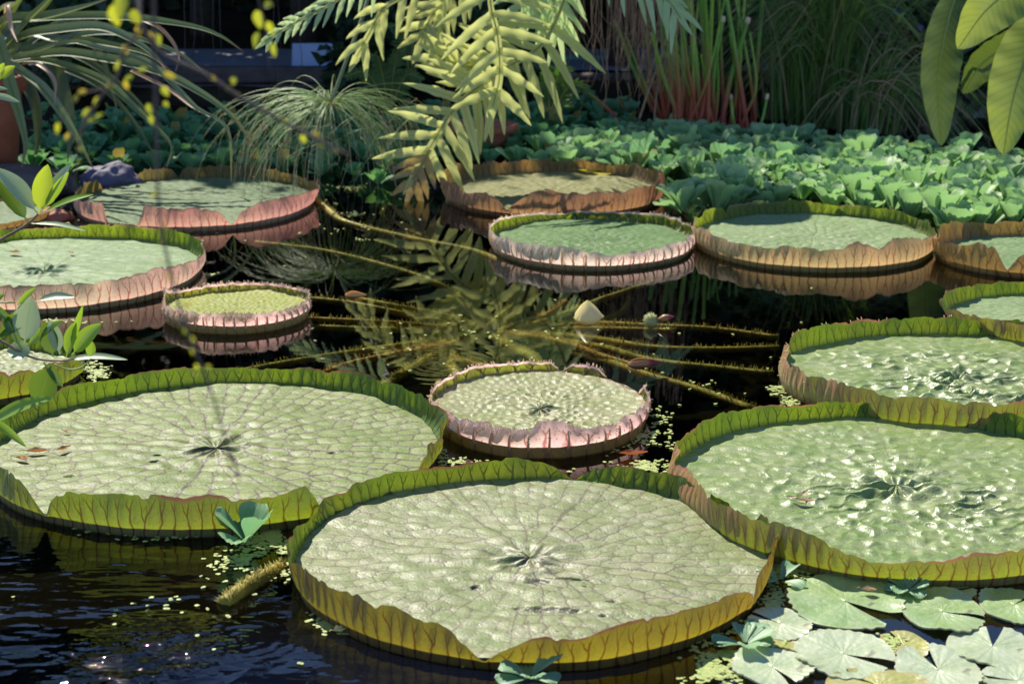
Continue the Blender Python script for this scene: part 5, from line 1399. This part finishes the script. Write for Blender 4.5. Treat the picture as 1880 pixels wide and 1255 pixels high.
M_BROAD = leaf_mat("broad_leaf", (0.20, 0.28, 0.05), (0.25, 0.31, 0.07), (0.46, 0.46, 0.10), (0.42, 0.36, 0.12), 0.38, (0.36, 0.42, 0.06), 0.35, ribw=0.05, veins=120.0, tipat=0.93)
M_BROADD = leaf_mat("broad_leaf_dark", (0.05, 0.10, 0.015), (0.07, 0.12, 0.02), (0.22, 0.24, 0.05), (0.2, 0.16, 0.06), 0.28, (0.15, 0.21, 0.03), 0.35, ribw=0.05, veins=120.0, tipat=0.96)
M_PET = plain("leaf_stalk_green", (0.20, 0.26, 0.06), (0.28, 0.32, 0.10), 20.0, 0.5, 0.1)
bb = np.array([3.15, 9.6, 0.05])
broad = empty("broad_leaf_plant", tuple(bb), "plant with large drooping banana-like leaves at the right edge", "plant")


def broad_leaf(pts, Y, w, mat, face, label=None, dry=False):
    path = spline([P(x, y, Y + dy) for x, y, dy in pts], 40)
    t = np.linspace(0, 1, 40)
    ww = w * np.sin(np.clip(t * 0.93 + 0.07, 0, 1) ** 0.9 * math.pi) ** 0.62 + 0.002
    mb = MB(); ribbon(mb, path, ww, face, 0.28, 13, None, (w * 37) % 1, wave=0.06)
    o = mb.build("leaf", mat, broad)
    if label: o["label"] = label
    f = norm(np.array(face)); mb = MB(); tube(mb, path + f * 0.003, np.linspace(0.007, 0.002, 40), 6); mb.build("midrib", M_PET, o)
    st = spline([bb + [0, 0, 0.3], bb + [0.02, -0.05, 1.0], path[0] + [0.12, 0.06, 0.10], path[0]], 20)
    mb = MB(); tube(mb, st, np.linspace(0.016, 0.007, 20), 8); mb.build("leaf_stalk", M_PET, o)


broad_leaf([(1925, 20, 0.1), (1885, 100, 0), (1858, 190, -0.05), (1842, 284, -0.05)], 9.0, 0.135, M_BROAD, (-0.35, -0.85, 0.25), "yellow-green leaf hanging lowest at the right edge")
broad_leaf([(1755, -10, 0.2), (1735, 60, 0.08), (1722, 150, 0.0), (1728, 268, -0.05)], 9.5, 0.108, M_BROADD, (0.1, -0.95, 0.2), "dark green narrow leaf hanging tip down")
broad_leaf([(1935, -55, -0.1), (1870, -25, -0.15), (1810, 20, -0.2), (1758, 90, -0.2)], 9.0, 0.135, M_BROAD, (0.35, -0.85, 0.4), "top leaf pointing down to the left")
broad_leaf([(1880, 60, 0.3), (1840, 90, 0.3), (1800, 120, 0.3), (1768, 172, 0.3)], 9.4, 0.10, M_BROADD, (0.1, -0.85, -0.2))
broad_leaf([(1740, 30, 0.4), (1712, 80, 0.4), (1700, 140, 0.4)], 9.5, 0.03, M_BROAD, (-0.9, -0.3, 0.1))
mb = MB(); tube(mb, spline([bb, bb + [0, 0, 0.5], bb + [0.02, -.05, 1.1]], 10), np.linspace(0.05, 0.025, 10), 10); mb.build("stem", M_PET, broad)

# ------------------------------------------------------------------ info board, timber edge
c = P(585, 148, 13.0)
board = empty("info_board", (c[0], c[1], 0.1), "slanted bluish-white board on a post in the shade behind the pond", "sign")
M_BOARD = plain("board_white", (0.34, 0.40, 0.56), (0.46, 0.52, 0.66), 3.0, 0.5, 0.02)
M_BOARDP = plain("board_print", (0.10, 0.12, 0.18), (0.16, 0.18, 0.26), 12.0, 0.6, 0.02)
M_POST = plain("dark_metal", (0.02, 0.02, 0.022), (0.03, 0.03, 0.032), 12.0, 0.5, 0.05)
pc = P(588, 118, 13.0)
mb = MB(); box(mb, pc, (0.40, 0.34, 0.02), 0.05, R(50)); mb.build("panel", M_BOARD, board, False)
mb = MB()
mb2 = pc + np.array([0, -0.012, 0.010]) * 1.2
box(mb, pc + np.array([0.10, -0.0110 - 0.002, 0.0092]) , (0.10, 0.14, 0.006), 0.05, R(50)); mb.build("picture", M_BOARDP, board, False)
mb = MB(); box(mb, (pc[0], pc[1] + 0.10, (pc[2] - 0.06 + 0.1) / 2 + 0.02), (0.05, 0.05, max(0.1, pc[2] - 0.08)), 0, 0); mb.build("post", M_POST, board, False)
x0, x1 = P(-60, 175, 12.5)[0], P(735, 175, 12.5)[0]
te = empty("timber_edging", ((x0 + x1) / 2, 12.5, 0.0), "low weathered timber edging along the far left side of the pond", "edging")
for k in range(2):
    mb = MB(); box(mb, ((x0 + x1) / 2 + 0.02 * k, 12.5 + 0.03 * k, 0.06 + 0.115 * k), (x1 - x0, 0.12, 0.105)); o = mb.build("beam", M_TIMBER, te, False)
    bv = o.modifiers.new("bevel", 'BEVEL'); bv.width = 0.012; bv.segments = 2
x0, x1 = P(1020, 175, 12.6)[0], P(1230, 175, 12.6)[0]
te = empty("timber_edging", ((x0 + x1) / 2, 12.9, 0.0), "short timber edging seen between the fern and the reeds", "edging")
mb = MB(); box(mb, ((x0 + x1) / 2, 12.9, 0.07), (x1 - x0, 0.12, 0.13)); mb.build("beam", M_TIMBER, te, False).modifiers.new("bevel", 'BEVEL').width = 0.012
# pale green planter block put in for lit lawn glimpsed through the gap
c = P(1080, 118, 13.9)
tr = empty("lawn_glimpse_block", (c[0], c[1], 0.13), "added pale green block with violet top, standing in for lit lawn behind the hanging roots", "backdrop")
M_TEAL = plain("lit_lawn_green", (0.10, 0.42, 0.28), (0.16, 0.5, 0.36), 6.0, 0.5, 0.05)
mb = MB(); box(mb, (c[0], c[1], (c[2] - 0.06 + 0.13) / 2), (0.36, 0.2, max(0.12, c[2] - 0.06 - 0.13))); mb.build("body", M_TEAL, tr, False)
M_LILAC = leaf_mat("violet_top_tone", (0.45, 0.38, 0.75), (0.55, 0.5, 0.85), None, None, 0.3)
mb = MB()
for k in range(160):
    small_leaf(mb, np.array([c[0] + g.uniform(-.17, .17), c[1] + g.uniform(-.1, .1), c[2] - 0.05 + g.uniform(0, .08)]), g.normal(0, 1, 3), 0.03, 0.014, g.uniform())
mb.build("flowers", M_LILAC, tr)  # violet-white top of the lit view, made from small blades

# ------------------------------------------------------------------ background trees, shrubs, hedge
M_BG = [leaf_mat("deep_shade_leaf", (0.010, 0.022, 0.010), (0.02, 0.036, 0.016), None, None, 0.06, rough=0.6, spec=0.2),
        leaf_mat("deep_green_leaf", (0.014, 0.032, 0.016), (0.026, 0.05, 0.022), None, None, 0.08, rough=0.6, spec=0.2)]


def leaf_cloud(mb, C, RX, n, L, g):
    d = norm(g.normal(0, 1, (n, 3))); r = g.uniform(0.25, 1, (n, 1)) ** 0.45
    c = np.asarray(C) + d * r * np.asarray(RX)
    a = norm(g.normal(0, 1, (n, 3)) + [0, 0, -0.6]); b_ = norm(np.cross(a, g.normal(0, 1, (n, 3))))
    l = g.uniform(0.6, 1.3, (n, 1)) * L; w = l * 0.36; nn = np.cross(a, b_)
    V = np.stack([c, c + a * l * .45 + b_ * w + nn * w * .3, c + a * l, c + a * l * .45 - b_ * w + nn * w * .3], 1).reshape(-1, 3)
    mb.add(V, np.arange(n * 4).reshape(n, 4), np.repeat(np.stack([np.full(n, .4), np.full(n, .8), g.uniform(0, 1, n)], -1), 4, 0))


def tree(x, y, h, rx, label, seed, mat, leaf=0.2, n=5200, low=0.25, trunk=0.11):
    g = np.random.default_rng(seed)
    root = empty("shade_tree", (x, y, 0.08), label, "tree", "dark trees behind the pond")
    mb = MB()
    top = np.array([x + g.normal(0, .3), y + g.normal(0, .2), h * 0.8])
    tr = spline([(x, y, 0.0), (x + g.normal(0, .08), y, h * 0.3), (x + g.normal(0, .15), y, h * 0.55), top], 20)
    tube(mb, tr, np.linspace(trunk, trunk * 0.25, 20), 10)
    cl = []
    for k in range(8):
        i = g.integers(8, 19); a = g.uniform(0, 6.28); l = rx * g.uniform(0.5, 0.9)
        e = tr[i] + [math.cos(a) * l, math.sin(a) * l * 0.7, g.uniform(-0.2, 0.7)]
        tube(mb, spline([tr[i], (tr[i] + e) / 2 + [0, 0, .15], e], 8), np.linspace(trunk * .4, trunk * .1, 8), 6); cl.append(e)
    mb.build("trunk", M_BARK, root)
    mb = MB()
    for k in range(15):
        c = (cl[k % 8] if k < 8 else np.array([x + g.normal(0, rx * .5), y + g.normal(0, rx * .35), h * g.uniform(low, 0.95)]))
        s = rx * g.uniform(0.35, 0.6); leaf_cloud(mb, c, (s, s * .8, s * .8), n // 15, leaf, g)
    mb.build("crown", mat, root)


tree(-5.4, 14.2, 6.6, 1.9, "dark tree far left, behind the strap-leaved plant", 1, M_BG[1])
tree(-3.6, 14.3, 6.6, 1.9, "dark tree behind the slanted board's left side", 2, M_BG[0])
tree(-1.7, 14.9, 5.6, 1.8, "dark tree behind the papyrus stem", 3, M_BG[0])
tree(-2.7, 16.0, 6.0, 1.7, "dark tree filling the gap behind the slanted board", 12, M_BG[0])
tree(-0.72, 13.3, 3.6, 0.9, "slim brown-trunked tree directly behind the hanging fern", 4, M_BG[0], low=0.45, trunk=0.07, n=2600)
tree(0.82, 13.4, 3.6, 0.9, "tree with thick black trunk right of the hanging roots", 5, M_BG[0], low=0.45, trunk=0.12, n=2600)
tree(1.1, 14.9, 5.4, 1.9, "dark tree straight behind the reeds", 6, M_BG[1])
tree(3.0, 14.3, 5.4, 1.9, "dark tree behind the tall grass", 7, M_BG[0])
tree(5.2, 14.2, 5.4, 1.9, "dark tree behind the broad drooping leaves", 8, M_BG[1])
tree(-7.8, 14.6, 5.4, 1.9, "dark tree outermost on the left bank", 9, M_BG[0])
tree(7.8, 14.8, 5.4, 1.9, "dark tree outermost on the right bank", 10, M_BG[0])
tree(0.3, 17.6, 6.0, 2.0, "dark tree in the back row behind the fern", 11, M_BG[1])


def hedge(x0, x1, y, h, label, seed):
    g = np.random.default_rng(seed)
    root = empty("hedge", ((x0 + x1) / 2, y, 0.05), label, "hedge")
    mb = MB(); n = int((x1 - x0) * h * 260)
    c = np.stack([g.uniform(x0, x1, n), y + g.normal(0, .16, n), g.uniform(0.05, h, n) + g.normal(0, .1, n)], -1)
    a = norm(g.normal(0, 1, (n, 3))); b_ = norm(np.cross(a, g.normal(0, 1, (n, 3)))); l = g.uniform(.12, .24, (n, 1)); w = l * .4
    V = np.stack([c, c + a * l * .45 + b_ * w, c + a * l, c + a * l * .45 - b_ * w], 1).reshape(-1, 3)
    mb.add(V, np.arange(n * 4).reshape(n, 4), np.repeat(np.stack([np.full(n, .4), np.full(n, .8), g.uniform(0, 1, n)], -1), 4, 0))
    mb.build("foliage", M_BG[0], root)
    mb = MB(); box(mb, ((x0 + x1) / 2, y + 0.25, h / 2 - 0.1), (x1 - x0, 0.5, h - 0.2)); mb.build("sky_block_core", M_BARK, root, False)  # solid dark core added so no sky shows through the leaves


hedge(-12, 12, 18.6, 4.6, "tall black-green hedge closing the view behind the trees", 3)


def shrub(px, py, Y, rx, rz, label, seed, mat, leaf=0.11, n=900):
    c = P(px, py, Y); g = np.random.default_rng(seed)
    root = empty("shade_shrub", (c[0], c[1], 0.1), label, "shrub", "dark shrubs behind the pond")
    mb = MB()
    for k in range(5):
        leaf_cloud(mb, (c[0] + g.normal(0, rx * .4), c[1] + g.normal(0, .15), 0.1 + rz * g.uniform(.3, 1)), (rx * .6, .3, rz * .5), n // 5, leaf, g)
    mb.build("foliage", mat, root)
    mb = MB()
    for k in range(5): tube(mb, spline([(c[0], c[1], 0.08), (c[0] + g.normal(0, rx * .3), c[1], rz * .5), (c[0] + g.normal(0, rx * .5), c[1], rz)], 8), 0.008, 5)
    mb.build("stems", M_BARK, root)


shrub(700, 120, 12.3, 0.35, 0.5, "dark shrub between the board and the hanging fern", 1, M_BG[1])
shrub(1440, 100, 12.2, 0.5, 0.9, "bluish dark shrub between reeds and tall grass", 2, M_DKL)
shrub(1300, 120, 12.4, 0.4, 0.8, "dark shrub directly behind the reed stems", 3, M_BG[1])
shrub(1800, 150, 11.4, 0.5, 0.7, "dark shrub under the broad drooping leaves", 4, M_DKL)
shrub(180, 120, 12.2, 0.5, 0.6, "dark shrub behind the strap leaves", 5, M_DKL)
shrub(900, 150, 12.0, 0.4, 0.45, "dark shrub low behind the fern", 6, M_DKL)

# thin hanging aerial roots, upper left
g = np.random.default_rng(71)
for k, px in enumerate((335, 350, 398, 405, 500, 512, 545, 380)):
    Y = 11.2 + 0.12 * k; L = (150, 90, 190, 160, 170, 130, 120, 60)[k]; j = g.normal(0, 8, 4)
    top = P(px, -420, Y)
    root = empty("aerial_root", tuple(top), ("thin grey aerial root hanging left of the slanted board, in the dark"), "root", "thin aerial roots in the shade")
    mb = MB(); tube(mb, spline([top, P(px + j[0], -100, Y), P(px + j[0] + j[1], L * .4, Y), P(px + j[1] + j[2], L * .8, Y), P(px + j[2], L + 20, Y)], 24), np.linspace(0.004, 0.0018, 24), 5)
    mb.build("strand", M_TIMBER, root)
